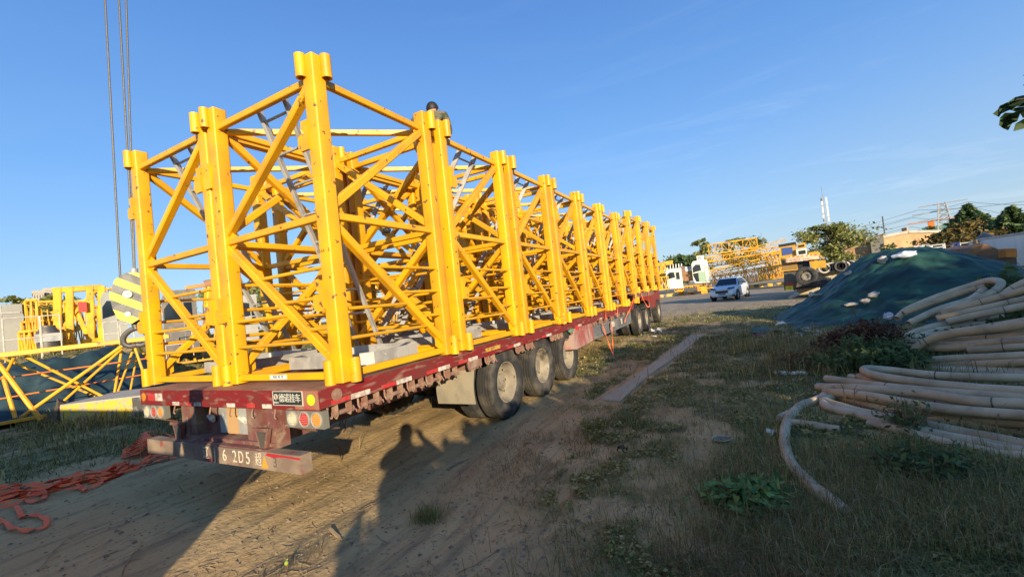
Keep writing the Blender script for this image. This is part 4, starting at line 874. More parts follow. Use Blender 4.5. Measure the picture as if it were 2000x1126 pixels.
# fallen straw and twigs on the dirt
mb = MB()
for i in range(1500):
    r = math.exp(rng.uniform(math.log(2.2), math.log(8))); a = rng.uniform(-1.35, .1); x, y = CAM.x+r*math.sin(a), CAM.y+r*math.cos(a)
    ln = rng.uniform(.03, .16); an = rng.gauss(1.2, .8); z = gz(x, y)+.006; q = (x+ln*math.cos(an), y+ln*math.sin(an)); m_ = ((x+q[0])/2+rng.gauss(0, .008), (y+q[1])/2+rng.gauss(0, .008))
    mb.tube([(x, y, z), (*m_, gz(*m_)+.012), (*q, gz(*q)+.006)], rng.uniform(.001, .003), 3, False)
tag(mb.build('straw_litter', M_stick, None, False), 'scattered straw and thin twigs lying over the dirt', 'straw', kind='stuff')
P = []
for i in range(4200):
    r = math.exp(rng.uniform(math.log(2.0), math.log(20))); a = rng.uniform(-1.4, .6); P.append((CAM.x+r*math.sin(a), CAM.y+r*math.cos(a), r))
mb = MB()
for x, y, r in P:
    s_ = rng.choice([rng.uniform(.003, .008), rng.uniform(.004, .016)])*(1+r*.09); z = gz(x, y); mb.add([(x-s_, y-s_*.6, z), (x+s_*.8, y-s_, z), (x+s_, y+s_*.7, z), (x-s_*.7, y+s_, z), (x+rng.uniform(-.3, .3)*s_, y, z+s_*.8)], [(0, 1, 4), (1, 2, 4), (2, 3, 4), (3, 0, 4)])
tag(mb.build('clods', MAT('soil_clods', (.30, .22, .14), .95, c2=(.18, .13, .09), scale=3), None, False), 'small clods and pebbles scattered on the dirt', 'clods', kind='stuff')

# ivy-like creeper, front centre right
root = thing('creeper_plant', 'dark green creeper with broad pointed leaves spreading over the bare ground', 'plant', AZ(1460, 985, 0)); o0 = Vector(root.location)
mb = MB(); lv = MB(); tv = []
for i in range(34):
    a = rng.uniform(0, 6.28); ln = rng.uniform(.15, .55); ex, ey = math.cos(a)*ln*.9, math.sin(a)*ln*.62; pts = [(ex*t+.02*math.sin(t*9+i), ey*t, .03+.05*math.sin(t*3.1)) for t in np.linspace(0, 1, 7)]
    mb.tube(pts, .002, 4, False)
    for t in range(1, 13):
        u = t/12; x, y = ex*u+rng.gauss(0, .035), ey*u+rng.gauss(0, .03); z = .05+.09*math.sin(u*3.1)*rng.random()+.02*rng.random(); s_ = rng.uniform(.02, .052); M = Matrix.Translation((x, y, z)) @ Matrix.Rotation(rng.uniform(0, 6.28), 4, 'Z') @ Matrix.Rotation(rng.gauss(0, .5), 4, 'X') @ Matrix.Rotation(rng.gauss(0, .4), 4, 'Y')
        o_ = [(0, -.2), (.55, -.45), (.75, -.1), (.5, .35), (0, .85), (-.5, .35), (-.75, -.1), (-.55, -.45)]
        lv.add([M @ Vector((0, .1, -.12*s_))]+[M @ Vector((p[0]*s_, p[1]*s_, .1*s_*abs(p[0]))) for p in o_], [(0, 1+k, 1+(k+1) % 8) for k in range(8)]); tv += [rng.random()]*9
mb.build('stem', M_stick, root); lo = lv.build('leaves', M_ivy, root, True, None); at = lo.data.attributes.new('tint', 'FLOAT', 'POINT'); at.data.foreach_set('value', tv)
# reddish and green shrubs before the mound
def shrub(label, px, py, D, rx, ry, h, mat, n, leaf, name='shrub'):
    b = at_ground(px, py, D); root = thing(name, label, 'shrub', b); mb = MB(); P = []
    for i in range(46):
        a = rng.uniform(0, 6.28); q = rng.random()**.5; e = Vector((math.cos(a)*rx*q, math.sin(a)*ry*q, h*(1.05-.55*q*q)*rng.uniform(.6, 1))); mb.tube([(e.x*.2, e.y*.2, 0), (e.x*.7, e.y*.7, e.z*.55), e], .007, 4, False, [.009, .006, .002])
        for k in range(n//46): t = rng.uniform(.25, 1.02); P.append((e.x*t*(.8+.2*t)+rng.gauss(0, .07), e.y*t+rng.gauss(0, .07), max(.02, e.z*t+rng.gauss(0, .05))))
    mb.build('stem', M_stick, root); leaf_obj('foliage', np.array(P), leaf*nr.uniform(.6, 1.3, len(P)), mat, root, .1, 2.6); return root
shrub('purple-red shrub in front of the green net mound', 1688, 655, 9.6, .62, .5, .78, M_leafr, 5200, .036)
shrub('purple-red low shrub left of the taller red shrub', 1640, 668, 9.9, .5, .4, .52, M_leafr, 2600, .034)
shrub('dark green shrub between the red shrub and the pipes', 1690, 700, 8.6, .75, .5, .52, M_leafd, 4200, .042)
shrub('low dry brown shrub at the edge of the rubbish heap', 1575, 690, 8.8, .6, .4, .32, M_dry, 2200, .03)
shrub('leafy green shrub growing over the top pipes at the right edge', 1965, 600, 10.9, .5, .4, .6, M_leafd, 1500, .05)
shrub('broad-leaved dark plant at the right edge beyond the mound', 1955, 545, 13.2, .6, .4, 1.35, M_leafd, 1100, .11)
shrub('green weeds growing through the middle of the pipe coils', 1850, 640, 10.4, .9, .5, .42, M_leafd, 2400, .04)
shrub('small green weed growing through the front pipes', 1765, 800, 5.6, .22, .2, .42, M_leafd, 260, .028)
shrub('dark weed clump beside the front pipe coil', 1815, 930, 4.6, .35, .3, .26, M_leafd, 900, .03)

# ------------------------------------------------------------------ pipes
def pipe(label, px, r=.07, mat=None, sub=7, name='plastic_pipe'):
    "px: (x, y, distance) along the pipe"
    r *= .77; pts = smooth_path([AT(*q) for q in px], sub)
    for p in pts: p.z = max(p.z, gz(p.x, p.y)+r*.8)
    mb = MB(); mb.tube(pts, r, 14, False); a, b_ = pts[0], pts[1]
    mb.pipe(pts[0], pts[0]+(pts[1]-pts[0])*.02, r, r*.86, 14); mb.pipe(pts[-1]+(pts[-2]-pts[-1])*.02, pts[-1], r, r*.86, 14)
    o = tag(mb.build(name, mat or M_pvc, None, True, 50), label, 'pipe', 'coils of thick plastic pipe at the right')
    for q in range(1):
        i = rng.randrange(3, max(4, len(pts)-3)); t = (pts[i+1]-pts[i]).normalized(); MB().pipe(pts[i]-t*.006, pts[i]+t*.006, r*1.06, r*.99, 12).build('tie_wire', M_steel, o)
    return o
def pipe_g(label, px, r=.07, mat=None):
    P = [AZ(x, y, r) for x, y in px]; pts = smooth_path(P, 8)
    for p in pts: p.z = gz(p.x, p.y)+r*.8
    mb = MB(); mb.tube(pts, r, 14, True); return tag(mb.build('plastic_pipe', mat or M_pvc, None, True, 50), label, 'pipe', 'coils of thick plastic pipe at the right')
pipe_g('loose white pipe curving out over the grass towards the viewer', [(1614, 772), (1585, 783), (1560, 796), (1540, 820), (1531, 852), (1540, 890), (1560, 916), (1590, 944), (1620, 966), (1650, 990)], .05)
pipe_g('short grey-white pipe crossing under the loose curved pipe', [(1522, 818), (1550, 802), (1580, 787)], .042)
pipe_g('straight white pipe lying in the grass under the front coil', [(1540, 826), (1590, 832), (1640, 838)], .042)
A2 = 2.0
# front coil, bottom to top
pipe('lowest white pipe of the front coil, half buried in grass', [(1640, 828, 6.2), (1690, 840, 5.9), (1780, 858, 5.6), (1880, 872, 5.4), (2030, 886, 5.2)], .062)
pipe('white pipe just above the lowest one in the front coil', [(1660, 806, 7.0), (1618, 806, 6.55), (1622, 822, 6.2), (1700, 836, 5.9), (1800, 862, 5.6), (2040, 890, 5.25)], .064)
pipe('white pipe with a blunt bent end at the left of the front coil', [(1640, 790, 7.2), (1609, 793, 6.6), (1650, 812, 6.2), (1740, 836, 5.9), (1860, 856, 5.65), (2040, 872, 5.4)], .072)
pipe('brownish pipe behind the front white ones', [(1616, 776, 6.9), (1680, 800, 6.5), (1760, 822, 6.2), (1880, 838, 6.0), (2040, 848, 5.9)], .062, M_pvc2)
pipe('pinkish pipe under the orange-tinted one', [(1616, 768, 7.0), (1700, 790, 6.5), (1800, 806, 6.2), (1900, 818, 6.0), (2040, 828, 5.8)], .068, M_pvc2)
pipe('orange-tinted pipe with pointed left end in the front coil', [(1611, 764, 6.8), (1700, 776, 6.4), (1800, 794, 6.1), (1900, 805, 5.95), (2040, 815, 5.8)], .068, M_pvc2)
pipe('brown pipe resting on the ground behind the front coil', [(1650, 815, 7.2), (1720, 822, 6.8), (1850, 835, 6.5), (2040, 850, 6.3)], .06, M_pvc2)
pipe('long straight pipe above the orange-tinted one', [(1597, 755, 7.0), (1680, 758, 6.6), (1800, 768, 6.35), (1900, 783, 6.1), (2040, 790, 6.0)], .066)
pipe('shadowed pipe under the long straight one', [(1740, 768, 6.7), (1850, 785, 6.5), (2040, 796, 6.4)], .066)
pipe('pipe with a cut square end in the front coil', [(1613, 739, 7.4), (1680, 748, 7.1), (1760, 758, 6.8), (1900, 770, 6.6), (2040, 778, 6.5)], .066)
pipe('lower hairpin pipe of the front coil', [(1790, 745, 8.2), (1720, 732, 8.0), (1678, 735, 7.6), (1720, 745, 7.2), (1850, 762, 6.9), (2040, 772, 6.7)], .062, M_pvc2)
pipe('upper hairpin pipe bending back at its left end', [(2040, 738, 7.6), (1850, 734, 7.6), (1730, 722, 7.8), (1690, 720, 7.5), (1700, 730, 7.15), (1780, 744, 6.9), (1900, 757, 6.7), (2040, 766, 6.5)], .066)
for k_, (dx, dy, dd, lab_) in enumerate([(6, 8, .25, 'under the orange-tinted one, slightly to its right'), (-2, -7, -.2, 'between the orange-tinted one and the long straight one')]):
    pipe('extra cream pipe '+lab_, [(1640+dx, 772+dy, 6.9+dd), (1700, 780+dy, 6.6+dd), (1800, 798+dy, 6.25+dd), (1900, 810+dy, 6.1+dd), (2040, 820+dy, 5.95+dd)], .062)
pipe('cream pipe just behind the cut square end', [(1660, 738, 7.9), (1720, 745, 7.6), (1800, 752, 7.3), (1900, 762, 7.1), (2040, 770, 6.9)], .06)
pipe('thin shadowed pipe in the gap below the long straight one', [(1700, 778, 7.3), (1800, 786, 7.0), (1900, 800, 6.8), (2040, 806, 6.7)], .055, M_pvc2)
pipe('cream pipe half sunk in grass beside the lowest front pipe', [(1700, 852, 5.7), (1800, 868, 5.45), (1900, 882, 5.25), (2040, 896, 5.1)], .055)
# middle coil
pipe('dark underside pipe of the middle coil', [(1740, 700, 9.3), (1800, 712, 9.0), (1900, 722, 8.6), (2040, 726, 8.4)], .066)
pipe('lower pale pipe of the middle coil', [(1740, 703, 9.5), (1790, 714, 9.1), (1880, 712, 8.7), (2040, 706, 8.4)], .07, M_pvc2)
pipe('pale pipe second from below in the middle coil', [(1765, 690, 9.9), (1735, 697, 9.5), (1780, 704, 9.1), (1860, 700, 8.8), (2040, 692, 8.5)], .07)
pipe('grey pipe loop at the left of the middle coil', [(2040, 640, 10.6), (1880, 648, 10.4), (1790, 662, 10.2), (1742, 684, 9.8), (1750, 696, 9.4), (1800, 700, 9.1)], .07)
pipe('outer grey pipe curving back into the weeds', [(1920, 625, 11.2), (1840, 635, 10.9), (1780, 652, 10.5), (1748, 675, 10.1), (1745, 692, 9.7)], .07)
pipe('second grey pipe curving back into the weeds', [(1930, 632, 11.0), (1850, 641, 10.7), (1795, 657, 10.3), (1763, 678, 10.0), (1762, 690, 9.6)], .07)
pipe('peach-coloured pipe rising over the middle coil', [(1782, 684, 9.3), (1815, 664, 9.3), (1870, 650, 9.2), (1940, 642, 9.1), (2040, 628, 9.0)], .078, M_pvc2)
pipe('wide pale pipe at the top of the middle coil', [(1860, 650, 9.6), (1930, 640, 9.4), (2040, 622, 9.2)], .085)
pipe('pale pipe below the peach-coloured one', [(1768, 668, 9.7), (1850, 666, 9.4), (1930, 660, 9.2), (2040, 650, 9.0)], .07, M_pvc2)
pipe('pinkish pipe in the centre of the middle coil', [(1768, 677, 9.6), (1860, 680, 9.2), (1930, 670, 9.0), (2040, 664, 8.8)], .072, M_pvc2)
pipe('short straight pipe at the right of the middle coil', [(1892, 684, 9.0), (1950, 680, 8.9), (2040, 672, 8.8)], .07)
pipe('cream pipe between the wide top one and the pinkish centre one', [(1800, 672, 9.5), (1880, 672, 9.2), (1960, 665, 9.0), (2040, 658, 8.9)], .062)
pipe('pipe resting low behind the middle coil, greyish', [(1760, 715, 9.0), (1850, 722, 8.7), (1950, 728, 8.4), (2040, 732, 8.2)], .062)
pipe('outermost grey pipe arc behind the middle coil', [(1960, 618, 11.4), (1860, 628, 11.1), (1790, 646, 10.7), (1752, 668, 10.3), (1738, 690, 9.9)], .06)
# top coil
pipe('big looping pipe at the top of the pipe heap', [(1752, 622, 12.2), (1775, 603, 12.4), (1830, 580, 12.6), (1890, 560, 12.7), (1932, 548, 12.6), (1955, 552, 12.2), (1940, 570, 11.8), (1895, 590, 11.6), (1830, 612, 11.5), (1780, 628, 11.6)], .085)
pipe('inner pinkish pipe of the top loop', [(1765, 612, 12.0), (1830, 588, 12.2), (1890, 568, 12.4), (1925, 560, 12.4)], .075, M_pvc2)
pipe('pale pipe lying across the top loop', [(1775, 632, 11.2), (1830, 606, 11.5), (1895, 585, 11.9), (1922, 565, 12.2)], .085)
pipe('pipe running to the right edge above the top loop', [(1955, 580, 11.8), (1985, 560, 11.8), (2040, 535, 11.8)], .09)
pipe('pipe below it running to the right edge', [(1840, 612, 11.2), (1900, 595, 11.2), (1960, 578, 11.2), (2040, 556, 11.2)], .08, M_pvc2)
pipe('third pipe from the top at the right edge', [(1830, 622, 10.9), (1900, 607, 10.9), (1960, 594, 10.9), (2040, 576, 10.9)], .08)
pipe('fourth pipe from the top at the right edge', [(1850, 628, 10.7), (1930, 611, 10.7), (2040, 590, 10.7)], .08)

# ------------------------------------------------------------------ netted mound
def mound_h(x, y):
    x = np.asarray(x, float); y = np.asarray(y, float); wv = (fbm(x, y, .8, 4, 80)-.5)
    cx = 7.9; left = sm(3.7, 7.7, x+wv*.5); right = sm(11.6, 7.9, x+wv*.8)
    fr = sm(11.6, 15.0, y+.10*(x-7)+wv*.7); bk = sm(19.5, 16.0, y)
    prof = np.minimum(left**1.05, .20+.80*right); h = 1.98*prof*fr*bk
    h += .34*(fbm(x, y, 1.15, 4, 81)-.5)*sm(0, .4, h)+.26*np.abs(fbm(x*.7+y*.5, y*1.5, 1.6, 3, 82)-.5)*sm(0, .2, h)
    h += .05*np.exp(-((x-7.6)/.5)**2)*np.exp(-((y-15.4)/1.0)**2)
    return h-.05
gx, gy = np.meshgrid(np.linspace(3.0, 14.5, 300), np.linspace(10.6, 20.5, 260)); GZ = mound_h(gx, gy)+ground_h(gx, gy)
V = np.stack([gx, gy, GZ], -1).reshape(-1, 3); i = np.arange(259)[:, None]; j = np.arange(299)[None]; q = np.stack([i*300+j, i*300+j+1, (i+1)*300+j+1, (i+1)*300+j], -1).reshape(-1, 4)
me = bpy.data.meshes.new('netted_mound'); me.from_pydata(V.tolist(), [], q.tolist()); me.shade_smooth()
M_net = MAT('green_shade_net', (.014, .062, .044), .6, c2=(.035, .13, .085), scale=1.5, lo=.50, hi=.75, c3=(.006, .024, .024), s3=2.2, lo3=.5, hi3=.65, bump=1, bscale=2.6, stretch=(.45, 1.5, 1), rvar=.1)  # stretched colour streaks stand in for light and shade on the folds
me.materials.append(M_net); o = bpy.data.objects.new('netted_mound', me); col.objects.link(o); tag(o, 'long heap covered with dark green shade netting beyond the pipes', 'heap')
def mound_hit(px, py):
    d = ray(px, py)
    for k in range(900):
        D = 9+k*.012; p = CAM+d*(D/math.hypot(d.x, d.y))
        if p.z < max(float(mound_h(p.x, p.y)), 0)+gz(p.x, p.y): return p
    return p
def lump(mb, c, r, sq, seed=0, n=9, amp=.25):
    b = len(mb.v); mb.ball((0, 0, 0), r, n, sq)
    for i in range(b, len(mb.v)):
        v = Vector(mb.v[i]); k = 1+amp*(mnoise.noise(v*(2.2/r)+Vector((seed, 0, 0)))); mb.v[i] = tuple(Vector(c)+v*k)
for k, (px, py, sz, sq, mt, nm, lab, cat) in enumerate([
    (1725, 508, .17, (1, .7, .8), 'M_dust', 'sandbag', 'pale sandbag near the top left of the net mound', 'sandbag'),
    (1768, 500, .26, (1.3, .6, .5), 'M_bag', 'sack', 'white-blue sack lying near the crest of the net mound', 'sack'),
    (1662, 531, .13, (1.4, .8, .9), 'M_dust', 'brick_block', 'white brick alone on the middle of the net mound', 'brick'),
    (1550, 577, .13, (1.9, .6, .6), 'M_dust', 'brick_block', 'white bricks end to end at the lower left of the net mound', 'brick'),
    (1586, 575, .14, (1, 1, .9), 'M_dust', 'white_bucket', 'rounded white piece beside a stick on the net mound', 'rubble'),
    (1600, 574, .10, (1.9, .5, .4), 'M_wood', 'wood_piece', 'short piece of wood on the net mound beside the white piece', 'wood'),
    (1708, 576, .16, (1, .8, .7), 'M_dust', 'sandbag', 'pale sandbag low in the centre of the net mound', 'sandbag'),
    (1690, 588, .14, (1.1, .8, .6), 'M_dust', 'rubble_piece', 'pale rubble piece just above the red shrub', 'rubble'),
    (1665, 594, .13, (1.6, .8, .5), 'M_dust', 'rubble_piece', 'crumpled pale scrap left above the red shrub', 'rubble'),
    (1735, 618, .13, (1, .8, 1), 'M_bag', 'white_bag', 'white bag standing by the left end of the top pipes', 'bag')]):
    mat = {'M_dust': M_dust, 'M_wood': M_wood}.get(mt) or MAT('pale_blue_sack', (.55, .60, .68), .8, c2=(.4, .43, .5), scale=9)
    p = mound_hit(px, py+3); mb = MB()
    if 'brick' in nm:
        for q in range(2 if sq[0] > 1.7 else 1): mb.ctr((q*.19-.06, 0, .05), (.20, .11, .10), Matrix.Rotation(rng.uniform(-.2, .2), 4, 'Z') @ Matrix.Rotation(-.35, 4, 'Y'))
    else: lump(mb, (0, 0, sz*.35), sz*.8, sq, k*3.1, 10, .5)
    o = mb.build(nm, mat, None, True, 40, loc=p); tag(o, lab, cat)
# rubbish at the foot of the mound
mb = MB()
for i in range(170):
    x = rng.uniform(3.4, 4.9); y = rng.uniform(9.6, 12.8); s_ = rng.uniform(.02, .09); M = Matrix.Translation((x, y, gz(x, y)+s_*.25)) @ Matrix.Rotation(rng.uniform(0, 6), 4, 'Z') @ Matrix.Rotation(rng.gauss(0, .4), 4, 'X'); mb.cur = rng.choice([0, 0, 1, 2]); mb.ctr((0, 0, 0), (s_*2, s_, s_*.4), M)
tag(mb.build('rubble_scatter', [M_dust, M_wood, M_conc], None, False), 'small broken rubbish scattered at the foot of the net mound', 'rubbish', kind='stuff')
def sheet(name, label, cat, px, py, w_, d_, mat, seed, amp=.05, z0=.02, group=None):
    c = AZ(px, py, 0); mb = MB(); n = 9; b = len(mb.v); vs = []
    for i in range(n):
        for j in range(n):
            x = (i/(n-1)-.5)*w_; y = (j/(n-1)-.5)*d_; k = mnoise.noise(Vector((x/w_*3.1+seed, y/d_*3.1, 0))); k2 = mnoise.noise(Vector((x/w_*2+seed, y/d_*2, 5.)))
            vs.append((x*(1+.5*k2), y*(1+.5*k), z0+amp*(k+.45)*1.3))
    fs = [(i*n+j, (i+1)*n+j, (i+1)*n+j+1, i*n+j+1) for i in range(n-1) for j in range(n-1)]
    mb.add(vs+[(v[0], v[1], v[2]-.004) for v in vs], fs+[tuple(q+n*n for q in reversed(f)) for f in fs])
    return tag(mb.build(name, mat, None, True, 60, loc=(c.x, c.y, gz(c.x, c.y))), label, cat, group)
M_bag = MAT('thin_white_plastic', (.80, .76, .68), .5)
sheet('net_scrap', 'flat scrap of dark net beside the white star-shaped plastic', 'net', 1515, 652, 1.2, .9, M_net, 1, .10)
sheet('plastic_scrap', 'white star-shaped plastic scrap on the dark net', 'plastic scrap', 1526, 640, .28, .16, M_bag, 3, .08, .10)
sheet('pink_cloth', 'pink cloth lying on the grass left of the dark net scrap', 'cloth', 1487, 658, .36, .26, MAT('pink_cloth', (.5, .08, .22), .8), 4, .03)
sheet('plastic_bag', 'pale plastic bag on the grass near the front of the trailer', 'bag', 1283, 649, .34, .26, M_bag, 5, .12)
sheet('plastic_scrap', 'small white scrap in the grass under the far plastic bag', 'plastic scrap', 1278, 658, .16, .1, M_bag, 12, .03)
sheet('paper_scrap', 'crumpled white scrap right of the grey sole-shaped piece', 'scrap', 1507, 850, .085, .07, M_bag, 7, .045)
mb = MB(); c = AZ(1545, 735, 0); 
for i, (dx, dy, r_) in enumerate([(-.17, 0, .05), (-.1, -.01, .042), (-.03, .01, .032), (.05, .0, .036), (.12, .015, .04), (.19, -.02, .034)]): lump(mb, (dx, dy, r_*.7), r_, (1.2, .8, .8), i*2.3, 10, .7)
tag(mb.build('rag', M_bag, None, True, 70, loc=(c.x, c.y, gz(c.x, c.y)+.01)), 'twisted off-white rag lying in the grass left of the pipes', 'rag')
c = AZ(1482, 683, 0); mb = MB(); mb.bar((-.14, -.04, .03), (.14, .04, .04), .035, .02); mb.ctr((-.15, -.04, .03), (.05, .05, .03)); tag(mb.build('metal_bracket', M_galv, None, loc=(c.x, c.y, gz(c.x, c.y))), 'small grey metal bracket lying on the grass', 'bracket')
# shell-shaped grey piece with pale rim
c = AZ(1410, 862, 0); ou = [(-.075, -.03), (-.03, -.052), (.035, -.05), (.07, -.02), (.085, .01), (.06, .05), (.02, .045), (-.025, .045), (-.06, .015)]; ou = [(x*1.25, y*1.6) for x, y in ou]
vs = [(0, 0, .004)]+[(x*.85, y*.85, .012) for x, y in ou]+[(x, y, .030) for x, y in ou]; n = len(ou)
root = thing('broken_shell', 'broken grey plastic piece with a pale yellow rim on the bare ground', 'plastic piece', (c.x, c.y, gz(c.x, c.y)+.006)); mb = MB()
mb.add(vs, [(0, 1+i, 1+(i+1) % n) for i in range(n)]+[(1+i, 1+n+i, 1+n+(i+1) % n, 1+(i+1) % n) for i in range(n)]); mb.build('shell', MAT('grey_liner', (.24, .22, .22), .6), root)
mb = MB(); mb.tube([(x, y, .03) for x, y in ou+ou[:1]], .0035, 6); mb.build('rim', MAT('pale_yellow_rim', (.62, .60, .36), .6), root)
mb = MB(); mb.bar((-.015, .02, .014), (.03, -.012, .014), .008, .006); mb.bar((-.03, -.01, .014), (.0, -.03, .014), .008, .006); mb.build('logo_mark', M_black, root)
# dead leaf, wood splinter, sticks
sheet('dead_leaf', 'curled brown dead leaf at the grass edge', 'leaf', 1216, 886, .09, .06, MAT('dead_leaf', (.09, .065, .04), .8), 9, .05)
def stick(label, px, r=.005, mat=None, name='stick', z=.02):
    P = smooth_path([AZ(x, y, z) for x, y in px], 5); 
    for p in P: p.z = gz(p.x, p.y)+z*.6
    mb = MB(); mb.tube(P, r, 6, True, [r*(1-.5*i/len(P)) for i in range(len(P))]); return tag(mb.build(name, mat or M_stick), label, 'stick')
stick('bent pale twig standing at the bottom left', [(238, 1126), (245, 1105), (262, 1080), (272, 1066), (281, 1060)], .0045)
stick('thin pale stick in the shaded dirt left of the sunlit patch', [(374, 1015), (395, 1009), (420, 1003)], .006)
stick('long thin dead stem at the far bottom left', [(75, 1115), (100, 1085), (125, 1058), (160, 1035)], .004)
stick('short thick pale stick right of the photographer shadow', [(873, 913), (893, 901), (915, 890)], .012)
stick('long dark twig in the shaded dirt at the bottom', [(890, 1112), (925, 1098), (960, 1080), (985, 1066)], .004)
stick('thin twig rising from the splinter of wood', [(690, 1020), (702, 1020), (703, 1008), (710, 995)], .003)
c = AZ(655, 1038, 0); mb = MB(); mb.prism([(-.12, -.010), (-.03, -.016), (.10, -.012), (.13, .002), (.06, .012), (-.02, .010), (-.11, .014)], 0, .009, Matrix.Rotation(R(-18), 4, 'Z') @ Matrix.Rotation(.05, 4, 'Y')); tag(mb.build('wood_splinter', MAT('fresh_wood', (.48, .33, .17), .8, c2=(.3, .2, .1), scale=20, stretch=(.3, 3, 1)), None, loc=(c.x, c.y, gz(c.x, c.y)+.004), smooth=False), 'split piece of pale wood on the sunlit dirt', 'wood')
c = AZ(560, 1104, 0); mb = MB(); mb.ball((0, 0, .014), .014, 10, (1, 1, 1.2)); mb.tube([(0, 0, .028), (.004, .01, .04)], .003, 5); tag(mb.build('green_fruit', MAT('green_fruit', (.30, .42, .05), .5), None, loc=(c.x, c.y, gz(c.x, c.y)+.004)), 'small bright green fruit on the dirt at the bottom edge', 'fruit')

# board path
ends = [((1212, 786), (1172, 783)), ((1258, 742), (1232, 745)), ((1292, 716), (1262, 718)), ((1333, 686), (1312, 684)), ((1376, 652), (1350, 653))]
for i in range(4):
    a, b_ = ends[i], ends[i+1]; q = [AZ(*a[0], 0), AZ(*a[1], 0), AZ(*b_[1], 0), AZ(*b_[0], 0)]; c = sum(q, Vector())/4; q = [c+(p-c)*.985 for p in q]; mb = MB()
    zt = sum(gz(p.x, p.y) for p in q)/4+.022
    mb.add([(p.x, p.y, gz(p.x, p.y)-.03) for p in q]+[(p.x, p.y, zt) for p in q], [(3, 2, 1, 0), (4, 5, 6, 7), (0, 1, 5, 4), (1, 2, 6, 5), (2, 3, 7, 6), (3, 0, 4, 7)])
    tag(mb.build('board', M_wood, None, False), '%s weathered pinkish board of the strip laid on the track' % ['nearest, widest', 'second nearest', 'third', 'farthest'][i], 'board', 'boards laid end to end on the track')

# ------------------------------------------------------------------ yard equipment helpers
def truss(name, label, cat, A, B, wd, h, n, r=.04, mat=None, tri=False, group=None, rc=None, lac=.55):
    "lattice girder from A to B (centre of the lower chords)"
    mat = mat or M_far; A = Vector(A); B = Vector(B); root = thing(name, label, cat, A, 0, group); d = B-A; t = d.normalized(); s_ = t.cross(Vector((0, 0, 1))).normalized(); u = s_.cross(t)
    offs = [s_*(-wd/2), s_*(wd/2)]+([u*h] if tri else [s_*(-wd/2)+u*h, s_*(wd/2)+u*h])
    rc = rc or r*1.7
    for o_ in offs: MB().bar(o_, d+o_, rc, rc, u).build('chord', mat, root)
    lc = MB(); pairs = [(0, 1), (0, 2), (1, 2)] if tri else [(0, 1), (2, 3), (0, 2), (1, 3)]
    for i in range(n):
        p, q = d*(i/n), d*((i+1)/n); 
        for k, (a, b_) in enumerate(pairs):
            if (i+k) % 2: a, b_ = b_, a
            lc.tube([p+offs[a], q+offs[b_]], r*lac, 5, False)
            if tri is False or i == 0: lc.tube([p+offs[a], p+offs[b_]], r*lac, 5, False)
    for a, b_ in pairs: lc.tube([d+offs[a], d+offs[b_]], r*lac, 5, False)
    lc.build('lacing', mat, root); return root
def frame_at(pxa, pxb, py, D):
    "local frame whose x axis runs from pixel column a to b at distance D"
    a, b_ = AT(pxa, py, D), AT(pxb, py, D); m_ = (a+b_)/2; v = b_-a; return m_, math.atan2(v.y, v.x), math.hypot(v.x, v.y)
def ztop(px, py, D): return AT(px, py, D).z

# raised yard, far left --------------------------------------------------
BK = 1.62
# blue-green sheet over the slope in front of the yard
nx, ny = 90, 30; P = []
for j in range(ny):
    for i in range(nx):
        a = i/(nx-1); b_ = j/(ny-1); base = AT(-60+a*420, 780, 15.6); far = AT(-60+a*420, 690, 20.0); x = base.x*(1-b_)+far.x*b_; y = base.y*(1-b_)+far.y*b_
        z = gz(x, y)*.6+(.12+1.25*float(sm(0, .75, b_)))*float(sm(0, .15, a))*float(sm(1, .75, a))+.42*(mnoise.noise(Vector((x*.9, y*.9, 1)))+.5*mnoise.noise(Vector((x*2.6, y*2.6, 3))))*min(1, b_*4)
        P.append((x, y, max(z, gz(x, y)-.05)))
me = bpy.data.meshes.new('ground_sheet'); me.from_pydata(P, [], [(j*nx+i, j*nx+i+1, (j+1)*nx+i+1, (j+1)*nx+i) for j in range(ny-1) for i in range(nx-1)]); me.shade_smooth(); me.materials.append(MAT('blue_green_sheet', (.012, .034, .038), .7, c2=(.03, .06, .065), scale=1.6, lo=.45, hi=.6, c3=(.012, .03, .045), s3=3, lo3=.5, hi3=.6, bump=.6, bscale=4)); o = bpy.data.objects.new('ground_sheet', me); col.objects.link(o)  # sheet colours darkened so that it looks shaded though sunlit
tag(o, 'crumpled dark blue-green sheet covering the slope behind the yellow lattice boom', 'sheet')
# lattice boom lying in the foreground left
bm = thing('lattice_boom', 'yellow open lattice boom with thin braces lying in the foreground at the far left', 'crane boom', AT(60, 820, 16.0)); o0 = Vector(bm.location)
def V_(px, py, D): return AT(px, py, D)-o0
for a, b_, r_ in (((-60, 700, 15.0), (330, 656, 14.2), .11), ((-60, 838, 15.2), (90, 811, 15.0), .07)): MB().bar(V_(*a), V_(*b_), r_, r_).build('chord', M_yel2, bm)
for a, b_, r_ in (((-6, 705, 15.2), (80, 820, 14.6), .085), ((6, 735, 15.4), (30, 816, 15.0), .07), ((28, 697, 14.9), (8, 735, 15.2), .05), ((3, 698, 16.0), (186, 773, 15.6), .05), ((49, 695, 15.0), (200, 773, 14.8), .055), ((239, 675, 14.3), (42, 814, 14.8), .07), ((239, 680, 14.6), (123, 784, 15.3), .055), ((237, 686, 15.3), (223, 770, 15.4), .05),
    ((264, 671, 15.2), (229, 768, 15.4), .045), ((261, 671, 14.4), (286, 745, 14.2), .05), ((266, 671, 15.4), (300, 715, 15.6), .05), ((268, 690, 15.4), (255, 760, 15.5), .04), ((262, 671, 14.4), (258, 664, 14.4), .09)):
    MB().tube([V_(*a), V_(*b_)], r_*.55, 8).build('brace', M_yel2, bm)
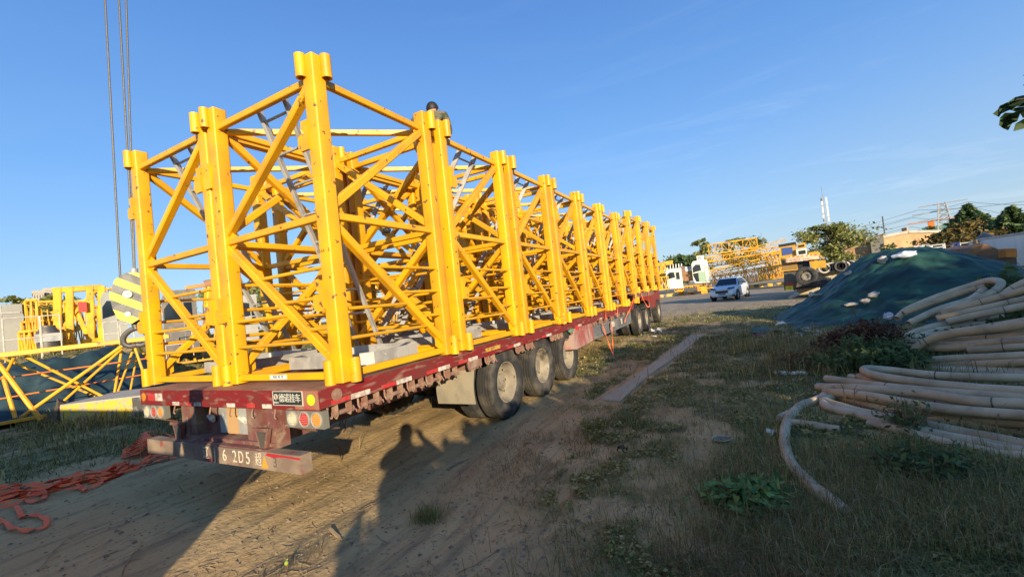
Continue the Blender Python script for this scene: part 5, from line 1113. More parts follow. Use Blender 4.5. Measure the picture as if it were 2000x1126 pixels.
for a, b_ in (((-40, 744, 15.4), (290, 699, 15.2)), ((-40, 785, 15.6), (285, 730, 15.4))): MB().tube([V_(*a), V_(*b_)], .017, 6).build('tie_rod', M_orange, bm)
# painted concrete kerb
a, b_ = AT(118, 800, 14.2), AT(300, 775, 12.9); rz_ = math.atan2(b_.y-a.y, b_.x-a.x); root = thing('concrete_block', 'long low concrete block with chipped yellow and black paint, left of the trailer tail', 'concrete block', (a.x, a.y, gz(a.x, a.y)-.1), rz_); ln = math.hypot(b_.x-a.x, b_.y-a.y)
hK = ztop(118, 790, 14.2)-gz(a.x, a.y)+.1
MB().box((0, 0, 0), (ln+.8, 1.5, hK)).build('block', M_conc, root, False)
for k, (x0, x1, mt) in enumerate(((0, 1.55, M_cyel), (1.55, 2.9, M_cblk), (2.9, ln+.8, M_cyel))):
    MB().box((x0+.003, -.012, .0), (x1-.003, -.001, hK-.03)).build('painted_face', mt, root, False)
mb = MB(); c = at_ground(108, 800, 14.6); mb.add([(-.25, 0, 0), (.35, -.1, 0), (.3, .25, 0), (-.2, .3, 0), (-.02, .05, .62), (.16, .02, .55), (.1, .2, .40), (-.1, .2, .5)], [(0, 1, 5, 4), (1, 2, 6, 5), (2, 3, 7, 6), (3, 0, 4, 7), (4, 5, 6, 7)]); tag(mb.build('broken_stump', M_bark, None, False, loc=c), 'jagged brown broken stump at the end of the painted block', 'stump')
# grey container
m_, rz_, wd = frame_at(-40, 46, 640, 27); root = thing('grey_container', 'beige-grey equipment housing at the far left edge of the raised yard', 'container', (m_.x, m_.y, BK+.22), rz_)
hh_ = ztop(20, 594, 27)-BK-.22; MB().box((-wd/2, 0, 0), (wd/2, 2.2, hh_)).build('body', M_grey, root, False)
mb = MB(); mb.box((wd/2-1.0, -.03, hh_-.38), (wd/2-.05, -.001, hh_-.32)); mb.box((wd/2-1.0, -.03, hh_-.55), (wd/2-.96, -.001, hh_-.38)); mb.build('vent_hood', M_galv, root, False)
for x in (-wd/2+.3, 0, wd/2-.3): MB().box((x-.1, .3, -.25), (x+.1, .6, -.002)).build('foot', M_black, root, False)
mb = MB(); mb.box((-.02, -.012, .05), (.02, -.001, hh_-.05)); mb.build('door_seam', M_galv, root, False)
def railing(label, pts, D, zb, h, r=.018, mat=M_dust, n=2, group='white tube railings on the raised yard'):
    root = thing('railing', label, 'railing', AT(pts[0][0], pts[0][1], D), 0, group); o0 = Vector(root.location)
    P = [AT(x, y, D) for x, y in pts]; P = [Vector((p.x, p.y, zb)) for p in P]
    for p in P: MB().tube([p-o0, p+Vector((0, 0, h))-o0], r, 8).build('upright', mat, root)
    for k in range(n):
        z = h*(1-k*.5); MB().tube([p+Vector((0, 0, z))-o0 for p in P], r, 8, True).build('rail', mat, root)
    return root
railing('white tube railing in front of the grey housing at the far left', [(-30, 680), (8, 675), (80, 668)], 20.5, BK-.1, 1.35)
railing('white tube railing in front of the yellow gantry', [(82, 668), (120, 664)], 20.4, BK-.05, 1.3)
railing('white tube railing beside the grey crane cab', [(203, 657), (232, 655)], 21, BK+.05, .85)
railing('white tube railing just left of the hook block', [(236, 655), (262, 652)], 20.5, BK+.05, .7)
# upright stored mast sections (small, far)
def mini_mast(label, px0, px1, pyt, D, zb, depth, n, group, mat=None, vert=False):
    m_, rz_, wd = frame_at(px0, px1, pyt+40, D); h = ztop((px0+px1)/2, pyt, D)-zb; c, s_ = math.cos(rz_), math.sin(rz_)
    A = Vector((m_.x-c*wd/2, m_.y-s_*wd/2, zb)); B = Vector((m_.x+c*wd/2, m_.y+s_*wd/2, zb))
    return truss('mast_bundle', label, 'mast section', A, B, depth, h, n, .055, mat, False, group)
YG = 'yellow lattice mast sections stored on the left yard'
mini_mast('lattice mast sections stacked between the grey housing and the yellow gantry', 50, 108, 592, 28, BK, 1.6, 4, YG)
mini_mast('lower lattice mast section in the stack beside the grey housing', 46, 112, 628, 27, BK, 1.6, 5, YG)
mini_mast('orange-yellow lattice frame behind the gantry opening', 128, 186, 590, 31, BK, 1.6, 4, YG)
mini_mast('yellow lattice seen behind the first rear post', 300, 330, 590, 30, BK, 1.4, 2, YG)
mini_mast('yellow lattice low between the two left rear posts', 330, 425, 640, 24, .6, 1.4, 6, YG)
mini_mast('lattice section seen through the rear bracing, left of the ladder', 480, 560, 600, 27, .9, 1.5, 5, YG)
mini_mast('lattice section seen through the rear bracing, right of the ladder', 560, 625, 588, 30, .9, 1.5, 4, YG)
mini_mast('stored lattice seen between the first and second right posts, low', 690, 770, 590, 26, .1, 1.6, 5, YG)
mini_mast('stored lattice seen between the first and second right posts, high', 720, 800, 560, 30, .8, 1.6, 5, YG)
mini_mast('stored lattice seen behind the second mast section', 860, 960, 570, 30, .1, 1.6, 6, YG)
mini_mast('stored lattice seen behind the third mast section', 990, 1080, 560, 32, .1, 1.6, 6, YG)
mini_mast('stored lattice seen behind the fourth and fifth mast sections', 1100, 1200, 545, 36, .1, 1.6, 6, YG)
mini_mast('tall yellow lattice standing right behind the grey housing', 52, 74, 588, 26, BK, 1.2, 2, YG)
mini_mast('yellow lattice lying behind the compressor', 78, 122, 612, 29, BK, 1.4, 6, YG)
mini_mast('long yellow lattice low behind the white railing', 40, 130, 645, 25, BK, 1.2, 9, YG)
mini_mast('yellow lattice between the gantry and the grey cab', 180, 205, 600, 29, BK, 1.4, 2, YG)
# portal gantry
m_, rz_, wd = frame_at(122, 186, 640, 25); root = thing('yellow_gantry', 'tall yellow portal frame with doubled legs and a red box, left of the hook block', 'gantry', (m_.x, m_.y, BK), rz_); hh_ = ztop(150, 560, 25)-BK
for s_ in (-1, 1):
    for dx in (-.17, .17): MB().bar((s_*wd/2+dx, 0, .15), (s_*wd/2+dx+.12, 0, hh_), .24, .26, (0, 1, 0)).build('leg', M_yel2, root)
    MB().tube([(s_*wd/2-.4, 0, .22), (s_*wd/2+.4, 0, .22)], .22, 10).build('foot', M_yel2, root)
MB().bar((-wd/2-.2, 0, hh_-.12), (wd/2+.3, 0, hh_-.05), .22).build('top_beam', M_yel2, root)
MB().bar((-.25, .1, hh_-.25), (.35, .1, .1), .16).build('strut', M_yel2, root); MB().bar((-wd/2, 0, 1.0), (.3, 0, hh_-.5), .10).build('strut', M_yel2, root)
MB().bar((-wd/2-.7, 0, .05), (wd/2+.8, 0, .12), .18).build('base_beam', M_yel2, root)
MB().box((wd/2-.45, -.3, 1.55), (wd/2-.2, -.15, 1.95)).build('control_box', MAT('red_box', (.5, .04, .03), .5), root)
m_, rz_, wd = frame_at(85, 103, 650, 23.5); root = thing('air_compressor', 'dark grey compressor standing behind the white railing', 'compressor', (m_.x, m_.y, BK), rz_); MB().lathe([(0, .01), (0, .3), (.35, .32), (.8, .32), (.95, .22), (1.05, .2), (1.05, .01)], 'z', 16).build('tank', M_steel, root); MB().box((-.35, -.36, .45), (.35, -.30, .75)).build('panel', M_galv, root)
# grey and white crane cab
def crane_cab(label, px0, px1, pyt, D, zb, mat, glass=M_glass, ac=False, mirror=1, door=None, group=None):
    m_, rz_, wd = frame_at(px0, px1, pyt+30, D); root = thing('crane_cab', label, 'crane cab', (m_.x, m_.y, zb), rz_, group); h = ztop((px0+px1)/2, pyt, D)-zb; w2 = wd/2; k = mirror
    prof = [(-w2*k, h*.22), (-w2*.82*k, h*.03), (w2*k, 0), (w2*k, h), (-w2*.75*k, h), (-w2*k, h*.88)]
    if k < 0: prof = prof[::-1]
    M = Matrix.Rotation(R(90), 4, 'X'); b0 = MB().prism(prof, -1.6, 0, M).build('body', mat, root, False)
    def pan(n_, m, pts): q = [(x*w2*k, z*h) for x, z in pts]; q = q if k > 0 else q[::-1]; return MB().prism(q, .004, .02, M).build(n_, m, b0, False)
    pan('side_window', glass, [(-.93, .50), (.12, .56), (.05, .82), (-.5, .84), (-.9, .72)])
    if door: pan('door_panel', door, [(-.25, .06), (.55, .04), (.55, .50), (-.25, .52)]); pan('front_glass', glass, [(-.92, .35), (-.66, .10), (-.28, .08), (-.28, .48), (-.92, .46)])
    else: pan('door_window', glass, [(.25, .45), (.7, .45), (.7, .8), (.25, .8)]); pan('door_seam', M_galv, [(.18, .02), (.2, .02), (.2, .9), (.18, .9)])
    if ac:
        a_ = MB().box((-w2*.25, .1, h+.02), (w2*.65, .6, h+.62)).build('air_conditioner', M_white, root, False); MB().lathe([(0, .22), (-.03, .22), (-.03, .19), (-.005, .17), (-.005, .01)], 'y', 16, (w2*.1, .095, h+.32)).build('fan_guard', M_galv, a_)
    return root
crane_cab('grey and white crane cab behind the striped hook block', 197, 246, 570, 24, BK+.1, M_grey, mirror=1, group=None)
crane_cab('dark crane cab with a curved roof between the two left rear posts', 316, 384, 566, 22, 1.0, M_steel)
crane_cab('pale grey cab seen through the rear bracing of the first section', 470, 503, 575, 25, 1.1, M_grey)
railing('white tube railing in front of the pale grey cab behind the load', [(476, 640), (520, 635)], 23, 1.0, 1.3, group='white tube railings behind the load')
railing('white tube railing across the dark cab between the left posts', [(322, 655), (375, 650)], 21, .95, 1.0, group='white tube railings behind the load')
# winch arm
root = thing('winch_arm', 'rusty orange winch arm beside the dark cab between the left posts', 'winch', AT(404, 640, 22)); o0 = Vector(root.location)
MB().bar(AT(362, 562, 22)-o0, AT(402, 556, 22)-o0, .14).build('arm', M_orange, root); MB().tube([AT(400, 557, 22)-o0, AT(418, 553, 22)-o0], .2, 12).build('drum', M_rustm, root); MB().bar(AT(410, 560, 22)-o0, AT(408, 600, 22)-o0, .30).build('cylinder', M_yel2, root); MB().bar(AT(408, 600, 22)-o0, AT(400, 650, 22)-o0, .2).build('post', M_rustm, root)
truss('jib_arm', 'thin yellow jib reaching over the grey crane cab left of the hook block', 'crane boom', AT(190, 584, 26), AT(232, 575, 26), .5, .35, 3, .05, M_yel2, True)

# hook block on its wire ropes ----------------------------------------
HB = AT(258, 583, 10.4); root = thing('hook_block', 'yellow and grey striped crane hook block hanging behind the rear left post', 'hook block', HB, YAW*-1+.45); o0 = Vector(root.location)
k = 10.4/F*.80
def hp_(px, py): return ((px-258)*k*.84+.095*(py-583)*k*0-(py-583)*k*.06, -(py-583)*k)
out_ = [(225, 575), (234, 548), (252, 537), (272, 537), (292, 552), (296, 590), (284, 617), (262, 629), (240, 620), (231, 600)]
Mh = Matrix.Rotation(R(90), 4, 'X')
def clip(poly, f):   # keep f >= 0
    o = []
    for i in range(len(poly)):
        a, b_ = poly[i], poly[(i+1) % len(poly)]; fa, fb = f(a), f(b_)
        if fa >= 0: o.append(a)
        if fa*fb < 0: t = fa/(fa-fb); o.append((a[0]+(b_[0]-a[0])*t, a[1]+(b_[1]-a[1])*t))
    return o
poly = [hp_(*q) for q in out_][::-1]
pl0 = MB().prism(poly, -.14, .14, Mh).build('side_plate', M_hookG, root, True, 20)
nv = Vector((.50, .866)); span = [p[0]*nv.x+p[1]*nv.y for p in poly]; lo_, hi_ = min(span), max(span); st = (hi_-lo_)/6.6
for i in range(7):
    if i % 2: continue
    a0, a1 = lo_+st*(i+.1), lo_+st*(i+1.05); q = clip(clip(poly, lambda p: p[0]*nv.x+p[1]*nv.y-a0), lambda p: a1-(p[0]*nv.x+p[1]*nv.y))
    if len(q) > 2: MB().prism([(x*.995, y*.995) for x, y in q], .1415, .146, Mh).build('stripe', M_hookY, pl0, False)
mb = MB(); mb.lathe([(-.146, .07), (-.17, .07), (-.175, .05), (-.16, .001)], 'y', 20, (*[hp_(256, 576)[0], 0], hp_(256, 576)[1])); mb.build('sheave_pin', M_galv, root)
mb = MB(); mb.lathe([(-.146, .045), (-.16, .045), (-.16, .001)], 'y', 16, (hp_(256, 611)[0], 0, hp_(256, 611)[1])); mb.build('trunnion_pin', M_galv, root)
hx, hz = hp_(262, 629)
mb = MB(); mb.tube([(hx, 0, hz+.05), (hx+.02, 0, hz-.10)], .055, 12); hk2 = mb.build('shank', M_steel, root)
for s_ in (-1, 1):
    pts = [(hx+.02, 0, hz-.08), (hx+s_*.08, 0, hz-.12), (hx+s_*.17, 0, hz-.22), (hx+s_*.17, 0, hz-.34), (hx+s_*.09, 0, hz-.40), (hx, 0, hz-.39)]; MB().tube(smooth_path(pts, 4), .045, 10, True).build('hook', M_steel, root)
MB().tube([(hp_(262, 540)[0], 0, hp_(262, 540)[1]), (hp_(262, 528)[0], 0, hp_(262, 528)[1])], .055, 12).build('rope_socket', M_galv, root)
for nm_, a, b_, lab in (('wire_rope', (235, 545), (203, -40), 'leftmost of the three hoist ropes above the striped hook block'), ('wire_rope', (262, 530), (230, -40), 'middle hoist rope running up from the hook block socket'), ('wire_rope', (263, 530), (245, -40), 'rightmost of the three hoist ropes, nearest the mast post')):
    p0, p1 = AT(*a, 10.4), AT(*b_, 10.4); p1 = p0+(p1-p0)*2.2; tag(MB().tube([p0, p1], .017, 8).build(nm_, M_cable), lab, 'wire rope', 'hoist ropes')

# ------------------------------------------------------------------ far buildings
def block(name, label, px0, px1, pyt, D, zb, depth, mat, cat='building', win=None, group=None, wm=M_glass, fl=8, nc=5, rf=None):
    m_, rz_, wd = frame_at(px0, px1, pyt, D); h = ztop((px0+px1)/2, pyt, D)-zb; root = thing(name, label, cat, (m_.x, m_.y, zb), rz_, group); b0 = MB().box((-wd/2, 0, 0), (wd/2, depth, h)).build('wall', mat, root, False)
    if win:
        for i in range(fl):
            for j in range(nc):
                x = -wd/2+wd*(j+.3)/nc; z = h*(i+.35)/fl; MB().box((x, -.12, z), (x+wd*.4/nc, -.02, z+h*.45/fl)).build('window', wm, root, False)
    if rf: MB().box((-wd/2-.3, -.3, h+.01), (wd/2+.3, depth+.3, h+rf)).build('roof', M_conc, root, False)
    return root
M_apt = MAT('beige_render', (.42, .36, .28), .9)
M_win = MAT('dusty_window', (.16, .16, .16), .3)
block('apartment_block', 'left pale apartment block far beyond the yellow gantry', 64, 86, 573, 300, 0, 14, M_apt, 'apartment block', True, 'far apartment blocks', M_win, 9, 4, 1.5)
block('apartment_block', 'right taller apartment block far beyond the yellow gantry', 85, 109, 568, 310, 0, 14, M_apt, 'apartment block', True, 'far apartment blocks', M_win, 9, 4, 1.5)
block('apartment_block', 'low apartment block at the far left of the pair', 45, 60, 586, 320, 0, 14, M_apt, 'apartment block', True, 'far apartment blocks', M_win, 6, 3)
def brick_house():
    D = 62; a, b_ = AT(1727, 480, D), AT(1852, 480, D+4); rz_ = math.atan2(b_.y-a.y, b_.x-a.x); wd = math.hypot(b_.x-a.x, b_.y-a.y); root = thing('brick_building', 'long gabled building of orange brick behind the net mound', 'building', (a.x, a.y, 0), rz_)
    h0 = ztop(1727, 463, D); hp = ztop(1777, 453, D+1.6); h1 = ztop(1852, 452, D+4)
    MB().prism([(0, 0), (wd, 0), (wd, h1), (wd*.4, hp), (0, h0)][::-1], -9, 0, Matrix.Rotation(R(90), 4, 'X')).build('wall', M_brick, root, False)
    e = [(0, h0), (wd*.4, hp), (wd, h1)]
    for p, q in ((0, 1), (1, 2)): MB().bar((e[p][0]-.1, -.1, e[p][1]+.05), (e[q][0], -.1, e[q][1]+.05), .3, .10, (0, 1, 0)).build('coping', M_conc, root, False)
    MB().box((wd*.38, -.1, hp+.1), (wd*.40, .6, hp+.55)).build('vent', M_brick, root, False); MB().tube([(wd*.15, 1, h0), (wd*.15, 1, h0+2.4)], .06, 6).build('roof_post', M_steel, root)
brick_house()
D = 60; m_, rz_, wd = frame_at(1701, 1728, 480, D); root = thing('grey_annex', 'grey rendered end wall with a dark doorway between the two brick walls', 'building', (m_.x, m_.y, 0), rz_); h0 = ztop(1714, 466, D)
MB().prism([(-wd/2, 0), (wd/2, 0), (wd/2, h0+.35), (-wd/2, h0-.25)][::-1], -6, 0, Matrix.Rotation(R(90), 4, 'X')).build('wall', MAT('grey_render', (.20, .19, .18), .9), root, False)
MB().box((wd*.22, -.04, h0-1.9), (wd*.44, -.002, h0-.6)).build('doorway', M_black, root, False); MB().box((-wd*.3, -.04, h0-2.4), (-wd*.1, -.002, h0-1.7)).build('window', M_glass, root, False)
MB().bar((-wd/2-.8, -.5, h0-.25), (wd/2+.1, -.5, h0+.42), .9, .12).build('roof', M_rustm, root, False)
block('brick_building', 'lower orange brick wall left of the grey annex', 1648, 1703, 479, 61, 0, 6, M_brick, 'building')
MB_ = block('rooftop_unit', 'small white unit on the dark roof above the left brick wall', 1688, 1696, 463, 63, ztop(1690, 473, 63), 1, M_white, 'roof unit')
block('dark_roof', 'flat dark roof slab above the left brick wall', 1672, 1706, 471, 63, ztop(1690, 476, 63), 4, M_steel, 'roof')
block('scaffolded_building', 'building wrapped in green netting far behind the brick gable', 1800, 1856, 441, 210, 0, 12, MAT('green_scaffold_net', (.04, .15, .13), .8, c2=(.10, .28, .2), scale=.15), 'building')
m_, rz_, wd = frame_at(1816, 1822, 440, 215); root = thing('tower_crane', 'small red tower crane above the green netted building', 'tower crane', (m_.x, m_.y, 0), rz_); MB().box((-.9, 0, 0), (.9, 1.8, ztop(1819, 432, 215))).build('mast', M_orange, root, False); MB().box((-6, 0, ztop(1819, 432, 215)), (9, 1.2, ztop(1819, 430, 215))).build('jib', M_orange, root, False)
# white van, shelving, loader bucket at the right
D = 24; a, b_ = AT(1915, 480, D+4), AT(2080, 470, D); rz_ = math.atan2(b_.y-a.y, b_.x-a.x); wd = math.hypot(b_.x-a.x, b_.y-a.y); root = thing('box_trailer', 'long plain white box trailer at the right edge above the mound', 'trailer', (a.x, a.y, .9), rz_)
hz_ = ztop(1915, 467, D+4)-.9; MB().box((0, 0, 0), (wd, 2.4, hz_)).build('body', M_white, root, False); MB().bar((0, -.02, hz_), (wd, -.02, hz_), .08).build('top_rail', M_galv, root); MB().box((0, .1, -.5), (wd, 2.2, -.002)).build('underframe', M_steel, root, False)
root = thing('shed_roof', 'dark pitched canopy left of the white box trailer', 'canopy', AT(1930, 468, 34)); o0 = Vector(root.location)
P = [AT(x, y, D_)-o0 for x, y, D_ in ((1905, 468, 33), (1921, 454, 34), (1948, 464, 33), (1905, 466, 40), (1921, 452, 41), (1948, 462, 40))]; MB().add(P, [(0, 1, 2), (5, 4, 3), (0, 3, 4, 1), (1, 4, 5, 2), (2, 5, 3, 0)]).build('roof', M_black, root, False); MB().tube([P[0], P[0]-Vector((0, 0, 3))], .08, 6).build('post', M_steel, root)
for i, (x0, x1, yt, yb, mt) in enumerate(((1787, 1800, 480, 490, M_white), (1803, 1812, 477, 488, M_galv), (1818, 1843, 478, 492, M_white), (1844, 1858, 479, 500, M_steel), (1860, 1872, 474, 500, M_blue), (1873, 1896, 474, 496, M_white), (1896, 1912, 477, 490, M_steel))):
    D = 26+i*.4; zb = ztop(x0, yb+26, D); zb = max(.0, min(zb, 1.2)); m_, rz_, wd = frame_at(x0, x1, yt, D); h = ztop(x0, yt, D)-zb; root = thing('storage_rack', '%s storage rack of tubes behind the mound, %s from the left' % (['pale', 'grey', 'pale', 'dark', 'blue', 'pale', 'dark'][i], ['first', 'second', 'third', 'fourth', 'fifth', 'sixth', 'seventh'][i]), 'rack', (m_.x, m_.y, zb), rz_, 'racks behind the mound')
    for xx in (-wd/2, wd/2):
        for yy in (0, 1): MB().bar((xx, yy, 0), (xx, yy, h), .10).build('post', mt, root, False)
    for zz in (.55, .72, .86, .98): MB().box((-wd/2-.03, -.05, h*zz-.03), (wd/2+.03, 1.0, h*zz+.01)).build('shelf', mt if zz != .72 else M_blue, root, False)
    for q in range(3): MB().box((-wd/2+.1+q*wd*.3, .1, h*(.56+.15*(q % 2))), (-wd/2+.1+q*wd*.3+wd*.2, .8, h*(.67+.15*(q % 2)))).build('crate', rng.choice([M_blue, M_white, M_steel, M_grey]), root, False)
root = thing('loader_bucket', 'large rusty brown steel bucket beyond the right end of the mound', 'bucket', AT(1920, 520, 20)); o0 = Vector(root.location)
D = 20
def pr_(pts, d0, d1, mat, nm): P = [AT(x, y, d0)-o0 for x, y in pts]; Q = [AT(x, y, d0)-o0+(_f-Vector((0, 0, _f.z))).normalized()*(d1-d0) for x, y in pts]; n = len(pts); return MB().add(P+Q, [tuple(range(n)), tuple(range(2*n-1, n-1, -1))]+[(i, i+n, (i+1) % n+n, (i+1) % n) for i in range(n)]).build(nm, mat, root, False)
pr_([(1878, 502), (1900, 483), (1922, 476), (1906, 500), (1896, 506)], 19.6, 20.2, M_rustm, 'side_plate'); pr_([(1900, 482), (1922, 475), (1958, 490), (1962, 520), (1900, 520), (1906, 500)], 20, 21.6, M_rustm, 'body'); pr_([(1905, 498), (1985, 496), (1988, 545), (1890, 560)], 19.7, 21.0, MAT('brown_steel', (.20, .12, .08), .8), 'lower_body'); pr_([(1964, 485), (1986, 485), (1987, 502), (1965, 502)], 19.4, 19.6, M_orange, 'orange_plate')
# mast and pylon
def lattice_tower(name, label, cat, px, pyt, pyb, D, w0, w1, nlev, mat, arms):
    p = AT(px, pyb, D); h = ztop(px-(pyb-pyt)*.09, pyt, D); root = thing(name, label, cat, (p.x, p.y, 0), math.atan2(ray(px, 500).y, ray(px, 500).x)-R(90)); mb = MB()
    for sx_ in (-1, 1):
        for sy in (-1, 1): MB().bar((sx_*w0/2, sy*w0/2, 0), (sx_*w1/2, sy*w1/2, h), w0*.06+.06).build('leg', mat, root)
    for i in range(nlev):
        z0, z1 = h*i/nlev, h*(i+1)/nlev; a, b_ = w0+(w1-w0)*i/nlev, w0+(w1-w0)*(i+1)/nlev
        for (p1, p2, p3, p4) in (((-1, -1), (1, -1), (1, -1), (-1, -1)), ((1, -1), (1, 1), (1, 1), (1, -1)), ((1, 1), (-1, 1), (-1, 1), (1, 1)), ((-1, 1), (-1, -1), (-1, -1), (-1, 1))):
            mb.bar((p1[0]*a/2, p1[1]*a/2, z0), (p2[0]*b_/2, p2[1]*b_/2, z1), w0*.03+.04); mb.bar((p3[0]*a/2, p3[1]*a/2, z0), (p4[0]*b_/2, p4[1]*b_/2, z1), w0*.03+.04)
    mb.build('bracing', mat, root); return root, h
root, h = lattice_tower('power_pylon', 'grey lattice power pylon on the skyline right of the brick building', 'pylon', 1850, 395, 470, 190, 5.2, 1.6, 12, M_galv, None)
arms = []
for fz, wa in ((.985, 5.5), (.86, 7.0), (.70, 7.5)):
    MB().bar((-wa, 0, h*fz), (wa, 0, h*fz), .28).build('crossarm', M_galv, root); arms += [(-wa, h*fz), (wa, h*fz)]
c, s_ = math.cos(root.rotation_euler[2]), math.sin(root.rotation_euler[2])
mb_w = 0
for i, (ax, az_) in enumerate(arms):
    p = Vector((root.location.x+c*ax, root.location.y+s_*ax, az_-.8))
    for q, lab in ((AT(2300, 330+i*34, 150), 'right'), (AT(1560, 470+i*4, 420), 'left')):
        pts = [p.lerp(q, t)-Vector((0, 0, 16*t*(1-t)*(.5 if lab == 'right' else .3))) for t in np.linspace(0, 1, 14)]
        tag(MB().tube(pts, .045, 4, False).build('power_line', M_steel), 'thin power line strung from the pylon towards the %s, %s of six' % (lab, ['first', 'second', 'third', 'fourth', 'fifth', 'last'][i]), 'power line', 'power lines')
root, h = lattice_tower('cell_tower', 'white telecom mast with antennas rising behind the spreading tree', 'telecom mast', 1618, 384, 470, 110, .6, .25, 22, M_galv, None)
for k in range(11):
    a = k*2.1; z = h*(.70+.027*k); MB().ctr((.55*math.cos(a), .55*math.sin(a), z), (.28, .22, 1.5 if k % 2 else .8), None).build('antenna', M_white, root, False)
MB().tube([(0, 0, h), (0, 0, h+2.2)], .05, 6).build('spike', M_steel, root)

# ------------------------------------------------------------------ far yard, centre right
DG = 60
def kerb(label, pxs, D):
    root = thing('painted_kerb', label, 'kerb', AT(pxs[0], 560, D)); root.location.z = 0; o0 = Vector(root.location)
    for i in range(len(pxs)-1):
        a, b_ = AT(pxs[i], 560, D), AT(pxs[i+1], 560, D); a.z = b_.z = .19; MB().bar(a-o0, b_-o0, .35, .38, bev=.02).build('kerb_block', M_cyel if i % 2 else M_cblk, root, False)
    return root
kerb('black and yellow kerb in front of the left crane cab', [1262, 1275, 1281, 1288, 1294, 1300, 1316], 60)
kerb('black and yellow kerb in front of the stacked yellow booms', [1455, 1464, 1473, 1482, 1491, 1500, 1510, 1520, 1532], 62)
BG = 'yellow crane booms stacked in the far yard'
def far_truss(label, a, b_, D, wd, hpx, n, tri=False, r=.06):
    A, B = AT(*a, D), AT(*b_, D); return truss('crane_boom', label, 'crane boom', A, B, wd, hpx*D/F, n, r, M_far, tri, BG)
far_truss('topmost short yellow boom on the stack above the car', (1385, 497), (1480, 484), 64, 1.2, 17, 7)
far_truss('long yellow boom second from the top of the stack', (1380, 512), (1525, 490), 63, 1.2, 8, 12)
far_truss('dense rust-stained boom in the middle of the stack', (1385, 520), (1525, 503), 66, 1.4, 9, 16)
far_truss('slanting yellow boom crossing the middle of the stack', (1385, 537), (1500, 512), 61, 1.2, 8, 8)
far_truss('lower yellow boom with wide triangular bracing', (1392, 541), (1530, 522), 62.5, 1.3, 12, 9, True)
far_truss('bottom yellow boom resting just above the far kerb', (1382, 565), (1530, 541), 62, 1.6, 22, 9)
far_truss('second bottom boom behind the lowest one', (1400, 562), (1530, 541), 65, 1.6, 20, 12)
far_truss('dense yellow lattice block at the right end of the stack, upper', (1497, 523), (1530, 518), 61, 2.2, 20, 5, False, .09)
far_truss('dense yellow lattice block at the right end of the stack, lower', (1484, 548), (1530, 541), 60.5, 2.2, 20, 7, False, .09)
far_truss('thin pale jib pointing up right above the stack', (1455, 492), (1535, 470), 68, .5, 4, 8, True, .035)
far_truss('low brown-yellow lattice pile left of the first crane cab', (1268, 568), (1308, 563), 61, 2.0, 22, 6, False, .08)
far_truss('second brown-yellow lattice pile behind the trailer front', (1258, 556), (1302, 550), 64, 2.0, 16, 6, False, .08)
far_truss('yellow lattice under the second crane cab', (1345, 567), (1400, 560), 61.5, 1.8, 8, 6, False, .07)
far_truss('flat yellow lattice base between the two crane cabs', (1318, 569), (1352, 565), 61, 1.8, 7, 4, False, .07)
# A-frame with walkway
root = thing('a_frame', 'yellow A-frame jib head standing behind the left crane cab', 'crane part', AT(1291, 540, 63)); o0 = Vector(root.location)
for a, b_ in (((1288, 542), (1293, 514)), ((1295, 542), (1293, 514)), ((1293, 514), (1304, 530)), ((1280, 516), (1314, 510)), ((1280, 519), (1314, 514))): MB().bar(AT(*a, 63)-o0, AT(*b_, 63)-o0, .28).build('strut', M_far, root)
for i in range(10): MB().bar(AT(1282+i*5.5, 530, 64)-o0, AT(1281.5+i*5.5, 518-i*.4, 64)-o0, .12).build('post', M_white, root)
MB().bar(AT(1278, 532, 64)-o0, AT(1336, 527, 64)-o0, .15).build('walkway', M_grey, root)
crane_cab('white crane cab on the left, with a small square window', 1303, 1334, 524, 60, 0.95, M_cream, group=None)
crane_cab('taller white crane cab with an air conditioner and pale green door', 1353, 1385, 508, 60, 1.3, M_cream, ac=True, door=MAT('pale_green_panel', (.30, .42, .30), .5))
railing('white ladder cage right of the taller crane cab', [(1380, 552), (1388, 550)], 60, .9, 2.4, .05, group='railings by the crane cabs')
root = thing('machine_frame', 'orange-brown machine frame with a white banner between the crane cabs', 'machine', AT(1345, 560, 61)); o0 = Vector(root.location); root.location.z
for a, b_, w_ in (((1334, 520), (1336, 548), .5), ((1336, 534), (1356, 531), .5), ((1337, 545), (1356, 543), .6), ((1352, 520), (1354, 548), .5)): MB().bar(AT(*a, 61)-o0, AT(*b_, 61)-o0, w_).build('beam', M_rustm, root)
bn = MB().add([AT(x, y, 60.7)-o0 for x, y in ((1338, 521), (1352, 519), (1352, 528), (1338, 530))]+[AT(x, y, 60.8)-o0 for x, y in ((1338, 521), (1352, 519), (1352, 528), (1338, 530))], [(0, 1, 2, 3), (7, 6, 5, 4), (0, 4, 5, 1), (1, 5, 6, 2), (2, 6, 7, 3), (3, 7, 4, 0)]).build('banner', M_white, root, False)
pA_ = AT(1345.5, 524.5, 60.6)-o0; text_mesh('banner_text', '二手机', .62, M_blue, root, Matrix.Translation(pA_) @ Matrix.Rotation(R(5), 4, 'Z') @ Matrix.Rotation(R(90), 4, 'X') @ Matrix.Rotation(R(6), 4, 'Z'))
MB().box((-1.4, .2, -1.2), (.6, 1, -.2)).build('gearbox', M_far, root, False); MB().ball((-.2, 0, -1.2), .45, 10).build('motor', M_far, root)
root = thing('hand_cart', 'small dark wheeled cart in front of the taller crane cab', 'cart', at_ground(1350, 566, 58)); MB().box((-.8, -.3, .35), (.7, .3, .9)).build('body', M_steel, root, False)
for x in (-.6, .5): MB().tube([(x, -.35, .25), (x, .35, .25)], .25, 12).build('wheel', M_black, root)
